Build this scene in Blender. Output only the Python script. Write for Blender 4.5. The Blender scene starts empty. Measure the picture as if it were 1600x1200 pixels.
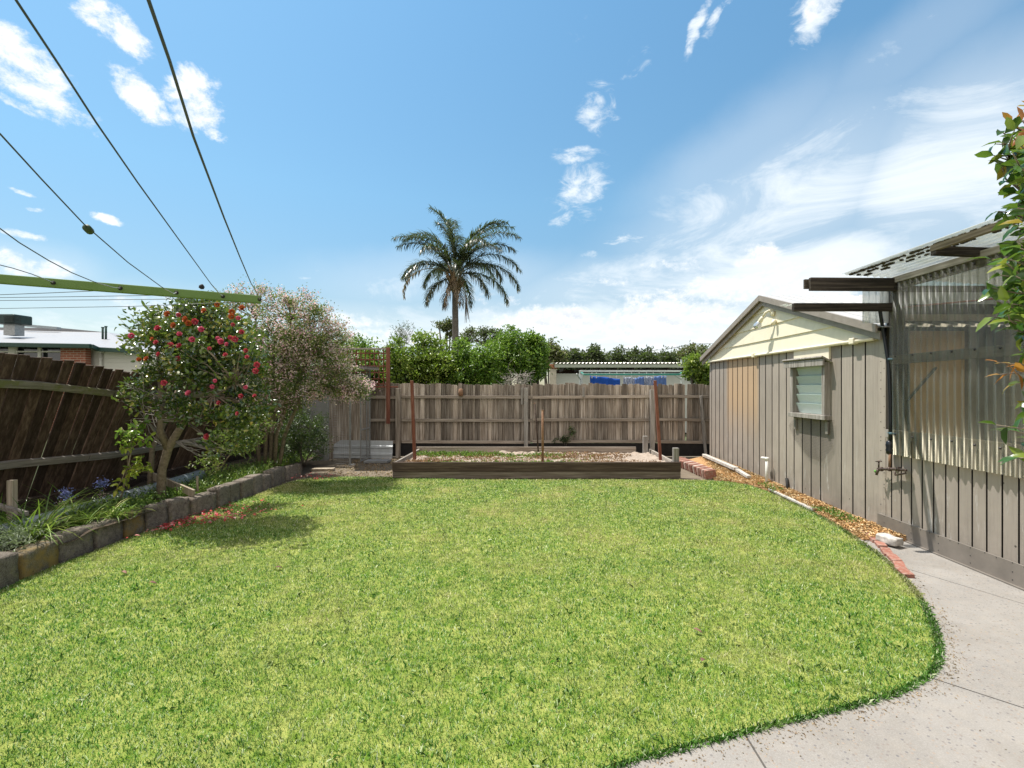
import bpy, math, random
import numpy as np
from mathutils import Vector, Matrix
random.seed(11); rng = np.random.default_rng(11)
R = math.radians; PI = math.pi
SC = bpy.context.scene
COL = SC.collection

# ------------------------------------------------------------------ camera
F = 755.0; CX = 830.0; CY = 605.0; H = 1.6          # focal length (px of 1600), vanishing point, eye height
cam_d = bpy.data.cameras.new('camera'); cam = bpy.data.objects.new('camera', cam_d); COL.objects.link(cam)
cam.location = (0, 0, H); cam.rotation_euler = (R(90), 0, 0)
cam_d.sensor_width = 36; cam_d.lens = 36 * F / 1600
cam_d.shift_x = -30 / 1600; cam_d.shift_y = 5 / 1600
cam_d.clip_start = 0.05; cam_d.clip_end = 3000
SC.camera = cam
# ------------------------------------------------------------------ sun, exposure
SUN_DIR = Vector((1.0, -0.51, -2.6)).normalized()
sd = bpy.data.lights.new('sun', 'SUN'); so = bpy.data.objects.new('sun', sd); COL.objects.link(so)
sd.energy = 4.9; sd.angle = R(0.53); sd.color = (1.0, 0.955, 0.88)
so.rotation_euler = SUN_DIR.to_track_quat('-Z', 'Y').to_euler(); so.location = (-10, 6, 30)
SC.view_settings.view_transform = 'Standard'; SC.view_settings.look = 'None'
SC.view_settings.exposure = 0.55; SC.view_settings.gamma = 1
# ------------------------------------------------------------------ world: sky with clouds
W = bpy.data.worlds.new('World'); SC.world = W; W.use_nodes = True
nt = W.node_tree; nt.nodes.clear()
class NT:
    def __init__(s, tree): s.t = tree
    def n(s, typ, **kw):
        nd = s.t.nodes.new(typ)
        ins = kw.pop('ins', {})
        for k, v in kw.items(): setattr(nd, k, v)
        for k, v in ins.items():
            if isinstance(v, bpy.types.NodeSocket): s.t.links.new(v, nd.inputs[k])
            else: nd.inputs[k].default_value = v
        return nd
    def m(s, op, a, b=None, c=None, clamp=False):
        nd = s.t.nodes.new('ShaderNodeMath'); nd.operation = op; nd.use_clamp = clamp
        for i, v in enumerate((a, b, c)):
            if v is None: continue
            if isinstance(v, bpy.types.NodeSocket): s.t.links.new(v, nd.inputs[i])
            else: nd.inputs[i].default_value = v
        return nd.outputs[0]
    def mix(s, f, a, b, mode='MIX'):
        nd = s.t.nodes.new('ShaderNodeMix'); nd.data_type = 'RGBA'; nd.blend_type = mode
        for i, v in ((0, f), (6, a), (7, b)):
            if isinstance(v, bpy.types.NodeSocket): s.t.links.new(v, nd.inputs[i])
            else: nd.inputs[i].default_value = v if i == 0 else (tuple(v) + (1,) if len(v) == 3 else v)
        return nd.outputs[2]
    def noise(s, vec, scale, detail=4, rough=.5, dist=0, out=0):
        nd = s.n('ShaderNodeTexNoise', ins={'Scale': scale, 'Detail': detail, 'Roughness': rough, 'Distortion': dist})
        if vec is not None: s.t.links.new(vec, nd.inputs['Vector'])
        return nd.outputs[out]
    def ramp(s, f, stops, interp='LINEAR'):
        nd = s.t.nodes.new('ShaderNodeValToRGB'); s.t.links.new(f, nd.inputs[0])
        cr = nd.color_ramp; cr.interpolation = interp
        while len(cr.elements) < len(stops): cr.elements.new(.5)
        for e, (p, c) in zip(cr.elements, stops):
            e.position = p; e.color = tuple(c) + (1,) if len(c) == 3 else c
        return nd.outputs[0]
    def mr(s, v, a, b, c=0., d=1., smooth=False):
        nd = s.n('ShaderNodeMapRange', ins={0: v, 1: a, 2: b, 3: c, 4: d})
        if smooth: nd.interpolation_type = 'SMOOTHSTEP'
        return nd.outputs[0]
    def map(s, vec, loc=(0,0,0), rot=(0,0,0), sc=(1,1,1), vt='POINT'):
        nd = s.n('ShaderNodeMapping', vector_type=vt, ins={1: loc, 2: rot, 3: sc}); s.t.links.new(vec, nd.inputs[0])
        return nd.outputs[0]
w = NT(nt)
sky = w.n('ShaderNodeTexSky', sky_type='NISHITA', sun_disc=False)
sky.sun_elevation = math.asin(-SUN_DIR.z); sky.sun_rotation = math.atan2(-SUN_DIR.x, -SUN_DIR.y)
sky.altitude = 30; sky.air_density = 1.15; sky.dust_density = 0.6; sky.ozone_density = 2.2
tc = w.n('ShaderNodeTexCoord').outputs['Generated']
sx = w.n('ShaderNodeSeparateXYZ', ins={0: tc})
az = w.m('ARCTAN2', sx.outputs[0], sx.outputs[1]); el = w.m('ARCSINE', sx.outputs[2])
ae = w.n('ShaderNodeCombineXYZ', ins={0: az, 1: el, 2: 0.0}).outputs[0]
def AE(px, py):
    v = Vector(((px - CX) / F, 1, (CY - py) / F)).normalized()
    return math.atan2(v.x, v.y), math.asin(v.z)
def ellipses(lst):
    tot = None
    for (px, py, rx, ry, ang, amp) in lst:
        a, e = AE(px, py)
        k = math.cos(a) ** 2 * .95
        mp = w.map(wob, (a, e, 0), (0, 0, R(ang)), (rx / F * k, ry / F * k, 1), 'TEXTURE')
        ln = w.n('ShaderNodeVectorMath', operation='LENGTH', ins={0: mp}).outputs['Value']
        v = w.mr(ln, 0.25, 1.15, amp, 0., True)
        tot = v if tot is None else w.m('MAXIMUM', tot, v)
    return tot
# wobble the coordinates so that cloud outlines are irregular
wn = w.n('ShaderNodeTexNoise', ins={'Scale': 5.0, 'Detail': 5., 'Roughness': .6}); nt.links.new(ae, wn.inputs['Vector'])
wob = w.n('ShaderNodeVectorMath', operation='MULTIPLY_ADD', ins={0: wn.outputs['Color'], 1: (.09, .06, 0), 2: ae}).outputs[0]
wob = w.n('ShaderNodeVectorMath', operation='SUBTRACT', ins={0: wob, 1: (.045, .03, 0)}).outputs[0]
# cirrus: broad, soft, streaked
st = w.map(ae, (0, 0, 0), (0, 0, R(-18)), (1.0, 2.7, 1))
cn = w.noise(st, 3.6, 9, .66, .8)
cir_m = ellipses([(1200, 330, 380, 170, 20, .72), (1500, 260, 360, 260, 25, .85), (1000, 440, 360, 70, 8, .7), (1150, 250, 260, 90, 22, .5), (1400, 100, 300, 90, 25, .36),
    (1250, 430, 380, 100, 5, .95), (1000, 520, 600, 90, 0, .95), (700, 440, 300, 60, 4, .5), 
    (630, 430, 110, 45, 0, .36), (600, 520, 460, 75, 0, .7), (250, 500, 400, 90, 0, .6), 
    (60, 420, 160, 80, 0, .55), (160, 510, 260, 60, 0, .5), (2400, 300, 500, 250, 0, .6), (-800, 300, 500, 250, 0, .6)])
cir = w.mr(w.m('ADD', w.m('MULTIPLY', cir_m, 1.0), w.m('MULTIPLY', w.m('SUBTRACT', cn, .5), 1.4)), .26, 1.05, 0., .92, True)
cir = w.m('MULTIPLY', cir, w.mr(cir_m, 0.0, .25))
# small torn wisps with their own finer grain
wi_m = ellipses([(930, 165, 46, 52, 60, .62), (910, 290, 74, 60, 50, .66), (895, 240, 62, 20, 4, .66), (880, 335, 46, 24, 40, .5), (1000, 92, 60, 20, 25, .42), (1268, 22, 62, 58, 50, .95), (1095, 42, 60, 15, 52, .75), (1130, 15, 50, 12, 50, .6), (890, 60, 70, 22, 20, .2), (960, 385, 120, 22, 18, .5), (480, 430, 90, 20, 5, .4), (1250, 250, 120, 40, 22, .4)])
wn2 = w.noise(w.map(ae, (0, 0, 0), (0, 0, R(-32)), (1.0, 2.1, 1)), 15, 10, .68, .5)
wi = w.m('MULTIPLY', w.mr(w.m('ADD', wi_m, w.m('MULTIPLY', w.m('SUBTRACT', wn2, .5), 1.9)), .34, 1.0, 0., .9, True), w.mr(wi_m, 0., .3))
cir = w.m('MAXIMUM', w.m('MAXIMUM', cir, w.m('MULTIPLY', cir_m, .50)), wi)
# cumulus: bright puffs with grey undersides
cu_list = [(40, 110, 170, 90, -28, .85), (165, 30, 130, 46, -22, .8), (130, 10, 90, 30, -10, .5), (215, 145, 100, 50, -28, .88), (300, 150, 70, 80, -40, .9), (30, 165, 90, 22, -15, .6), (340, 205, 50, 18, -10, .55),
    (165, 338, 52, 17, -4, .95), (18, 297, 34, 9, -10, .7), (40, 322, 22, 9, 0, .7), (35, 362, 52, 16, 0, .75), (70, 415, 90, 40, 0, .8), (20, 400, 60, 30, 0, .8),
    (1190, 398, 70, 26, 2, .9), (870, 500, 150, 34, 0, .95), (1040, 497, 200, 48, 4, .95), (1130, 455, 280, 44, 6, .72), (1250, 470, 200, 60, 0, .6), (560, 500, 90, 24, 0, .72), (640, 525, 240, 26, 0, .75),
    (975, 540, 45, 10, 0, .75), (1262, 22, 30, 36, 45, .6), (1000, 430, 170, 22, 8, .4), (760, 465, 110, 26, 0, .45), (250, 480, 120, 40, 0, .6), (900, 545, 420, 18, 0, .6)]
cm = ellipses(cu_list)
pn = w.noise(w.map(ae, sc=(1, 1.35, 1)), 17, 12, .70, .15)
pn2 = w.noise(w.map(ae, loc=(0, -.012, 0), sc=(1, 1.35, 1)), 17, 12, .70, .15)
cs = w.m('ADD', cm, w.m('MULTIPLY', w.m('SUBTRACT', pn, .5), 2.5))
cu = w.m('MULTIPLY', w.mr(cs, .36, 1.0, 0., 1., True), w.mr(cm, .04, .28, 0., 1., True))
shade = w.mr(w.m('SUBTRACT', pn, pn2), -.06, .05, 0., 1.)
low = w.mr(el, 0.05, .30, 0., 1.)
shd = w.m('MULTIPLY', w.m('MULTIPLY', w.m('SUBTRACT', 1., shade), w.mr(cs, .55, 1.1)), w.mr(low, 0, 1, .8, .35))
K = 1.0
CLOUD_W = (6.6, 6.75, 6.9); CLOUD_G = (4.1, 4.55, 5.1)
hsv = w.n('ShaderNodeHueSaturation', ins={'Saturation': 1.03, 'Value': 1.0, 'Color': sky.outputs[0]}).outputs[0]
tint = w.mix(1.0, hsv, w.ramp(w.mr(el, 0, 1.2), [(0, (.70, .73, .69)), (.12, (.68, .75, .74)), (.3, (.76, .98, .93)), (.65, (.78, 1.12, 1.09)), (1, (.9, 1.25, 1.2))]), 'MULTIPLY')
c1 = w.mix(cir, tint, (6.1, 6.5, 6.75))
ccol = w.mix(shd, CLOUD_W, CLOUD_G)
c2 = w.mix(cu, c1, ccol)
# unseen bright cloud added behind the camera and overhead to lift the shade
bk = w.m('MAXIMUM', w.mr(w.m('ABSOLUTE', az), 1.45, 2.1, 0., 1., True), w.mr(el, .95, 1.25, 0., .75, True))
bk = w.m('MULTIPLY', bk, w.mr(w.noise(tc, 2.2, 6, .6), .30, .48, .25, 1., True))
c2 = w.mix(bk, c2, (7.4, 7.05, 6.7))
bg = w.n('ShaderNodeBackground', ins={'Color': c2, 'Strength': 0.115})
out = w.n('ShaderNodeOutputWorld', ins={'Surface': bg.outputs[0]})

# ------------------------------------------------------------------ helpers: pixels of the photo to points at a chosen depth
def P(px, py, Y): return Vector(((px - CX) / F * Y, Y, H - (py - CY) / F * Y))
def G(px, py, z=0.0):
    Y = (H - z) * F / (py - CY); return Vector(((px - CX) / F * Y, Y, z))
def PX(px, py, X):
    Y = X * F / (px - CX); return Vector((X, Y, H - (py - CY) / F * Y))
ORG = {}
def tag(o, label=None, cat=None, group=None, kind=None):
    if label: o['label'] = label
    if cat: o['category'] = cat
    if group: o['group'] = group
    if kind: o['kind'] = kind
    return o
def thing(name, label, cat, loc=(0, 0, 0), group=None):
    o = bpy.data.objects.new(name, None); COL.objects.link(o); o.empty_display_size = .1
    o.location = loc; ORG[o.name] = Vector(loc)
    return tag(o, label, cat, group)
def link(name, me, parent=None, origin=None):
    o = bpy.data.objects.new(name, me); COL.objects.link(o)
    if parent is not None:
        org = ORG[parent.name]; o.parent = parent
    else:
        org = Vector(origin if origin is not None else (0, 0, 0)); o.location = org
    ORG[o.name] = org
    if org.length > 0: me.transform(Matrix.Translation(-org))
    return o
class MB:
    def __init__(s): s.v = []; s.f = []; s.mi = []; s.r = []; s.cur = 0; s.smooth = False; s.sf = []
    def add(s, vs, fs, rnd=None):
        b = len(s.v); s.v += [tuple(v) for v in vs]; rr = random.random() if rnd is None else rnd
        s.r += [rr] * len(vs)
        for f in fs: s.f.append(tuple(i + b for i in f)); s.mi.append(s.cur); s.sf.append(s.smooth)
    def box(s, c, d, rot=None, rnd=None, taper=None):
        hx, hy, hz = d[0] / 2, d[1] / 2, d[2] / 2
        vs = []
        for z in (-hz, hz):
            t = taper if (taper and z > 0) else 1
            vs += [Vector((-hx * t, -hy * t, z)), Vector((hx * t, -hy * t, z)), Vector((hx * t, hy * t, z)), Vector((-hx * t, hy * t, z))]
        if rot is not None: vs = [rot @ v for v in vs]
        c = Vector(c); vs = [v + c for v in vs]
        s.add(vs, [(3, 2, 1, 0), (4, 5, 6, 7), (0, 1, 5, 4), (1, 2, 6, 5), (2, 3, 7, 6), (3, 0, 4, 7)], rnd)
    def beam(s, a, b, wd, ht, up=(0, 0, 1), rnd=None):
        a = Vector(a); b = Vector(b); d = (b - a); L = d.length; d.normalize()
        u = Vector(up); x = d.cross(u)
        if x.length < 1e-4: x = d.cross(Vector((1, 0, 0)))
        x.normalize(); u = x.cross(d)
        M = Matrix((x, d, u)).transposed()
        s.box((a + b) / 2, (wd, L, ht), M, rnd)
    def tube(s, pts, rad, n=8, cap=True, rnd=None):
        pts = [Vector(p) for p in pts]; m = len(pts)
        if not hasattr(rad, '__len__'): rad = [rad] * m
        vs = []; prev = None
        for i, p in enumerate(pts):
            t = (pts[min(i + 1, m - 1)] - pts[max(i - 1, 0)]).normalized()
            if prev is None:
                x = t.cross(Vector((0, 0, 1)));
                if x.length < .05: x = t.cross(Vector((1, 0, 0)))
            else: x = prev - t * prev.dot(t)
            if x.length < 1e-6: x = t.orthogonal()
            x.normalize(); prev = x; y = t.cross(x)
            for k in range(n):
                a = 2 * PI * k / n; vs.append(p + (x * math.cos(a) + y * math.sin(a)) * rad[i])
        fs = []
        for i in range(m - 1):
            for k in range(n):
                fs.append((i * n + k, i * n + (k + 1) % n, (i + 1) * n + (k + 1) % n, (i + 1) * n + k))
        if cap: fs.append(tuple(range(n - 1, -1, -1))); fs.append(tuple((m - 1) * n + k for k in range(n)))
        sm = s.smooth; s.smooth = True; s.add(vs, fs, rnd); s.smooth = sm
    def lathe(s, c, prof, n=14, axis=(0, 0, 1), rnd=None):
        q = Vector(axis).to_track_quat('Z', 'Y'); c = Vector(c); vs = []
        for (r, z) in prof:
            for k in range(n):
                a = 2 * PI * k / n; vs.append(c + q @ Vector((r * math.cos(a), r * math.sin(a), z)))
        fs = [(i * n + k, i * n + (k + 1) % n, (i + 1) * n + (k + 1) % n, (i + 1) * n + k) for i in range(len(prof) - 1) for k in range(n)]
        fs.append(tuple(range(n - 1, -1, -1))); fs.append(tuple((len(prof) - 1) * n + k for k in range(n)))
        sm = s.smooth; s.smooth = True; s.add(vs, fs, rnd); s.smooth = sm
    def slab(s, poly, z0, z1, rnd=None):
        n = len(poly)
        ar = sum(poly[i][0] * poly[(i + 1) % n][1] - poly[(i + 1) % n][0] * poly[i][1] for i in range(n))
        if ar < 0: poly = poly[::-1]
        zz = z1 if callable(z1) else (lambda x, y: z1)
        vs = [(p[0], p[1], z0) for p in poly] + [(p[0], p[1], zz(p[0], p[1])) for p in poly]
        fs = [tuple(range(n - 1, -1, -1)), tuple(range(n, 2 * n))] + [(i, (i + 1) % n, n + (i + 1) % n, n + i) for i in range(n)]
        s.add(vs, fs, rnd)
    def build(s, name, mats, parent=None, origin=None, bevel=0, solid=0, base=True):
        me = bpy.data.meshes.new(name); me.from_pydata(s.v, [], s.f)
        if not isinstance(mats, (list, tuple)): mats = [mats]
        for m_ in mats: me.materials.append(m_)
        me.polygons.foreach_set('material_index', s.mi); me.polygons.foreach_set('use_smooth', s.sf)
        at = me.attributes.new('rnd', 'FLOAT', 'POINT'); at.data.foreach_set('value', s.r)
        me.update()
        if parent is None and origin is None:
            a = np.array(s.v); origin = ((a[:, 0].min() + a[:, 0].max()) / 2, (a[:, 1].min() + a[:, 1].max()) / 2, a[:, 2].min())
        o = link(name, me, parent, origin)
        if solid:
            md = o.modifiers.new('thickness', 'SOLIDIFY'); md.thickness = solid; md.offset = 0
        if bevel:
            md = o.modifiers.new('bevel', 'BEVEL'); md.width = bevel; md.segments = 2; md.limit_method = 'ANGLE'; md.angle_limit = R(40)
        return o
def np_mesh(name, V, Fq, mats, parent=None, origin=None, rnd=None, smooth=False, mi=None):
    """V (n,3) array, Fq list of (m,k) int arrays with k vertices per face"""
    me = bpy.data.meshes.new(name)
    me.vertices.add(len(V)); me.vertices.foreach_set('co', V.astype(np.float32).ravel())
    tot = sum(f.size for f in Fq); nf = sum(len(f) for f in Fq)
    me.loops.add(tot); me.loops.foreach_set('vertex_index', np.concatenate([f.ravel() for f in Fq]).astype(np.int32))
    me.polygons.add(nf)
    ls = []; o_ = 0
    for f in Fq:
        ls.append(o_ + np.arange(len(f)) * f.shape[1]); o_ += f.size
    me.polygons.foreach_set('loop_start', np.concatenate(ls).astype(np.int32))
    if smooth: me.polygons.foreach_set('use_smooth', np.ones(nf, dtype=bool))
    if not isinstance(mats, (list, tuple)): mats = [mats]
    for m_ in mats: me.materials.append(m_)
    if rnd is not None:
        at = me.attributes.new('rnd', 'FLOAT', 'POINT'); at.data.foreach_set('value', rnd.astype(np.float32))
    me.update(calc_edges=True); me.validate()
    return link(name, me, parent, origin)
def rand_dirs(n, up=0.0, out=None, outw=0.0):
    d = rng.normal(size=(n, 3)); d /= np.linalg.norm(d, axis=1)[:, None]
    d[:, 2] += up
    if out is not None: d += out * outw
    return d / (np.linalg.norm(d, axis=1)[:, None] + 1e-9)
def leaf_arrays(C, D, L, Wd, fold=.25, curl=.25, detail=1, nrm_up=.6):
    """leaves rooted at C pointing along D; returns V, faces, per-vertex repeat count"""
    n = len(C)
    L = np.broadcast_to(L, (n,))[:, None]; Wd = np.broadcast_to(Wd, (n,))[:, None]
    r = rng.normal(size=(n, 3)) * (1 - nrm_up); r[:, 2] += nrm_up
    S = np.cross(D, r); S /= (np.linalg.norm(S, axis=1)[:, None] + 1e-9)
    N = np.cross(S, D)
    if detail == 0:
        mid = C + D * L * .5 - N * Wd * fold * 0
        V = np.stack([C, mid + S * Wd * .5 + N * Wd * fold, C + D * L - N * L * curl, mid - S * Wd * .5 + N * Wd * fold], 1).reshape(-1, 3)
        b = np.arange(n)[:, None] * 4
        return V, [np.concatenate([b + np.array([0, 1, 2]), b + np.array([0, 2, 3])])], 4
    a1 = C + D * L * .3; a2 = C + D * L * .7 - N * L * curl * .45; tip = C + D * L - N * L * curl
    V = np.stack([C, a1 + S * Wd * .48 + N * Wd * fold, a1, a1 - S * Wd * .48 + N * Wd * fold,
                  a2 + S * Wd * .42 + N * Wd * fold * .8, a2, a2 - S * Wd * .42 + N * Wd * fold * .8, tip], 1).reshape(-1, 3)
    b = np.arange(n)[:, None] * 8
    tr = np.concatenate([b + np.array(t) for t in ([0, 2, 1], [0, 3, 2], [4, 5, 7], [5, 6, 7])])
    qd = np.concatenate([b + np.array(t) for t in ([1, 2, 5, 4], [2, 3, 6, 5])])
    return V, [tr, qd], 8
def leaves(name, C, D, L, Wd, mat, parent=None, origin=None, rnd=None, **kw):
    V, Fq, k = leaf_arrays(C, D, L, Wd, **kw)
    if rnd is None: rnd = rng.random(len(C))
    return np_mesh(name, V, Fq, mat, parent, origin, np.repeat(rnd, k), smooth=True)
def clumps(blobs, ncl, cr, shell=.55):
    """centres of leaf clumps spread through ellipsoid blobs [(c, r)] weighted by volume, biased to the shell"""
    vol = np.array([b[1][0] * b[1][1] * b[1][2] for b in blobs]) ** .8; vol /= vol.sum()
    idx = rng.choice(len(blobs), ncl, p=vol)
    d = rng.normal(size=(ncl, 3)); d /= np.linalg.norm(d, axis=1)[:, None]
    rr = shell + (1 - shell) * rng.random(ncl) ** .6
    c = np.array([list(blobs[i][0]) for i in idx]); r = np.array([list(blobs[i][1]) for i in idx])
    return c + d * r * rr[:, None], d
def clump_leaves(cc, cd, per, cr, flat=.75):
    n = len(cc) * per
    C = np.repeat(cc, per, 0); O = np.repeat(cd, per, 0)
    g = rng.normal(size=(n, 3)); g /= np.linalg.norm(g, axis=1)[:, None]
    rad = cr * rng.random(n)[:, None] ** .45 * np.repeat(.5 + rng.random(len(cc)), per)[:, None]
    off = g * rad; off[:, 2] *= flat
    return C + off, g, O

# ------------------------------------------------------------------ materials
MATS = {}
def newmat(name):
    m = bpy.data.materials.new(name); m.use_nodes = True; m.node_tree.nodes.clear(); return m, NT(m.node_tree)
def finish(m, t, shader):
    t.n('ShaderNodeOutputMaterial', ins={'Surface': shader}); MATS[m.name] = m; return m
def pbsdf(t, col, rough=.7, metal=0., spec=.4, normal=None, alpha=None, trans=None):
    ins = {'Roughness': rough, 'Metallic': metal, 'Specular IOR Level': spec}
    ins['Base Color'] = col if isinstance(col, bpy.types.NodeSocket) else (tuple(col) + (1,))
    if normal is not None: ins['Normal'] = normal
    if trans is not None: ins['Transmission Weight'] = trans
    return t.n('ShaderNodeBsdfPrincipled', ins=ins).outputs[0]
def bump(t, h, s=.3, d=.01):
    return t.n('ShaderNodeBump', ins={'Strength': s, 'Distance': d, 'Height': h}).outputs[0]
def rndv(t): return t.n('ShaderNodeAttribute', attribute_name='rnd').outputs['Fac']
def oc(t): return t.n('ShaderNodeTexCoord').outputs['Object']
def plain(name, col, rough=.6, metal=0., spec=.4, var=.15, scale=12, bmp=.15, col2=None):
    m, t = newmat(name); v = oc(t)
    n = t.noise(v, scale, 6, .6)
    c2 = col2 or tuple(c * (1 - var * 2) for c in col)
    c = t.mix(t.mr(n, .3, .75), col, c2)
    c = t.mix(t.mr(t.noise(v, scale * .17, 3), .35, .7, 0, var), c, tuple(x * .6 for x in col))
    return finish(m, t, pbsdf(t, c, t.mr(n, .3, .7, rough - .08, rough + .08), metal, spec, bump(t, n, bmp, .004)))
def wood(name, cols, axis=2, scale=1., rough=.85, moss=None, stain=.5, rv=.45, gscale=42):
    """weathered timber: grain runs along axis, tone varies piece by piece by the rnd attribute"""
    m, t = newmat(name); v = oc(t); r = rndv(t)
    off = t.n('ShaderNodeCombineXYZ', ins={0: t.m('MULTIPLY', r, 13.7), 1: t.m('MULTIPLY', r, 7.3), 2: t.m('MULTIPLY', r, 31.)}).outputs[0]
    v2 = t.n('ShaderNodeVectorMath', operation='ADD', ins={0: v, 1: off}).outputs[0]
    s = [gscale * scale] * 3; s[axis] = 1.6 * scale
    g = t.noise(t.map(v2, sc=s), 1., 7, .68, .3)
    s2 = [9 * scale] * 3; s2[axis] = 1.1 * scale
    b = t.noise(t.map(v2, sc=s2), 1., 4, .6)
    c = t.ramp(g, [(.28, cols[0]), (.47, cols[1]), (.66, cols[2])])
    c = t.mix(t.mr(b, .35, .72, 0, stain), c, cols[0])
    k = t.mr(r, 0, 1, 1 - rv, 1 + rv * .8)
    kc = t.n('ShaderNodeCombineXYZ', ins={0: k, 1: k, 2: t.m('MULTIPLY', k, .985)}).outputs[0]
    c = t.mix(1., c, kc, 'MULTIPLY')
    if moss: c = t.mix(t.mr(t.noise(v, 7, 6, .7), .47, .62, 0, .85), c, moss)
    return finish(m, t, pbsdf(t, c, rough, 0, .25, bump(t, g, .55, .006)))
def leafmat(name, stops, rough=.4, trans=.3, spec=.5, tcol=(.25, .4, .05), patch=None):
    m, t = newmat(name); r = rndv(t)
    c = t.ramp(r, stops)
    n = t.noise(oc(t), 3.2, 4)
    c = t.mix(1., c, t.ramp(n, [(.3, (.7, .75, .7)), (.7, (1.2, 1.2, 1.1))]), 'MULTIPLY')
    if patch: c = t.mix(t.mr(t.noise(oc(t), patch[1], 5, .6), .5, .62, 0, patch[2]), c, patch[0])
    p = pbsdf(t, c, rough, 0, spec)
    tr = t.n('ShaderNodeBsdfTranslucent', ins={'Color': t.mix(.6, c, tcol)}).outputs[0]
    return finish(m, t, t.n('ShaderNodeMixShader', ins={0: trans, 1: p, 2: tr}).outputs[0])
# ---- material set
m_ground = plain('yard_dirt', (.13, .10, .07), .95, var=.25, scale=6, bmp=.5, col2=(.20, .165, .12))
m_far = plain('far_ground', (.08, .10, .04), .95, var=.2, scale=1)
m_bedsoil = plain('bed_soil', (.045, .032, .022), .95, var=.2, scale=22, bmp=1., col2=(.10, .075, .05))
m_greysoil = plain('grey_soil', (.28, .225, .18), .95, var=.2, scale=25, bmp=1., col2=(.40, .33, .27))
def mk_lawnsoil():
    m, t = newmat('lawn_soil'); v = oc(t)
    c = t.mix(t.mr(t.noise(v, 9, 7, .7), .35, .65), (.12, .20, .02), (.34, .36, .10))
    return finish(m, t, pbsdf(t, c, .95, 0, .1, bump(t, t.noise(v, 160, 3), 1., .01)))
m_lawnsoil = mk_lawnsoil()
def mk_grass():
    m, t = newmat('grass_blade'); v = oc(t); r = rndv(t)
    green = t.ramp(r, [(0, (.012, .05, .006)), (.28, (.040, .145, .012)), (.58, (.105, .29, .026)), (.84, (.24, .44, .09)), (1, (.90, .95, .66))])
    dry = t.ramp(r, [(0, (.15, .18, .04)), (.5, (.42, .41, .14)), (1, (.88, .74, .48))])
    a = t.noise(v, 1.1, 5, .62); b = t.noise(v, 5.5, 4, .6)
    k = t.mr(t.m('ADD', t.m('MULTIPLY', a, .9), t.m('MULTIPLY', b, .18)), .50, .72, 0., .95)
    sp = t.n('ShaderNodeSeparateXYZ', ins={0: v})
    far = t.mr(sp.outputs[1], 2.2, 4.6, -.38, .14)
    k = t.m('ADD', k, far, clamp=True)
    c = t.mix(k, green, dry)
    dk = t.m('MULTIPLY', t.mr(t.noise(v, 2.7, 3), .3, .6, .74, 1.0), t.mr(t.noise(v, 60, 2, .6), .34, .6, .90, 1.05))
    dkc = t.n('ShaderNodeCombineXYZ', ins={0: dk, 1: dk, 2: dk}).outputs[0]
    c = t.mix(1., c, dkc, 'MULTIPLY')
    p = pbsdf(t, c, .5, 0, .35)
    tr = t.n('ShaderNodeBsdfTranslucent', ins={'Color': c}).outputs[0]
    return finish(m, t, t.n('ShaderNodeMixShader', ins={0: .45, 1: p, 2: tr}).outputs[0])
m_grass = mk_grass()
def mk_conc():
    m, t = newmat('concrete'); v = oc(t)
    vo = t.n('ShaderNodeTexVoronoi', ins={'Scale': 52.0}); t.t.links.new(v, vo.inputs['Vector'])
    vc = t.n('ShaderNodeSeparateColor', ins={0: vo.outputs['Color']})
    n1 = t.noise(v, 2.1, 7, .65); n2 = t.noise(v, 130, 3, .7); n3 = t.noise(v, 9, 5, .7)
    c = t.mix(t.mr(n1, .35, .68), (.268, .25, .23), (.205, .19, .174))
    c = t.mix(t.mr(n3, .45, .7, 0, .4), c, (.30, .265, .225))
    c = t.mix(t.mr(n2, .45, .65, 0, .35), c, (.37, .355, .335))
    c = t.mix(t.mr(t.noise(v, 1.3, 9, .72, .6), .50, .66, 0, .55), c, (.205, .185, .16))
    c = t.mix(t.mr(t.noise(v, 34, 5, .8), .60, .70, 0, .5), c, (.20, .18, .155))
    peb = t.m('MULTIPLY', t.mr(vo.outputs['Distance'], .24, .38, 1, 0), t.mr(vc.outputs[0], .50, .52))
    c = t.mix(t.m('MULTIPLY', peb, .85), c, t.mix(vc.outputs[1], (.12, .12, .13), (.30, .24, .19)))
    return finish(m, t, pbsdf(t, c, .85, 0, .25, bump(t, t.m('ADD', n2, t.m('MULTIPLY', peb, .4)), .5, .003)))
m_conc = mk_conc()
m_fence = wood('weathered_paling', [(.09, .068, .052), (.30, .25, .205), (.60, .54, .48)], 2, rv=.55, stain=.55)
m_fencerail = wood('weathered_rail', [(.14, .11, .088), (.34, .285, .235), (.54, .48, .42)], 0, rv=.25)
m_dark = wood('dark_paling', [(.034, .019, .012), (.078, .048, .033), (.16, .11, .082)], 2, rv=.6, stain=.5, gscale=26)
m_mossrail = wood('mossy_rail', [(.10, .09, .07), (.22, .20, .15), (.36, .33, .27)], 1, moss=(.14, .15, .05), rv=.2)
m_greyrail = wood('grey_rail', [(.14, .12, .10), (.28, .25, .22), (.42, .38, .34)], 1, rv=.2)
m_sleeper = wood('dark_sleeper', [(.030, .020, .015), (.068, .046, .036), (.14, .105, .085)], 0, rv=.2)
m_sleeper2 = wood('worn_sleeper', [(.055, .044, .036), (.125, .10, .083), (.25, .21, .178)], 0, rv=.2)
m_greypost = wood('grey_post', [(.13, .12, .11), (.27, .25, .23), (.45, .43, .40)], 2, rv=.15)
m_stake = wood('pine_stake', [(.18, .14, .10), (.36, .30, .23), (.52, .45, .36)], 2, rv=.1)
m_redpaint = wood('flaking_red_paint', [(.12, .045, .03), (.19, .065, .042), (.28, .14, .10)], 2, rv=.1, stain=.3)
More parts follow.
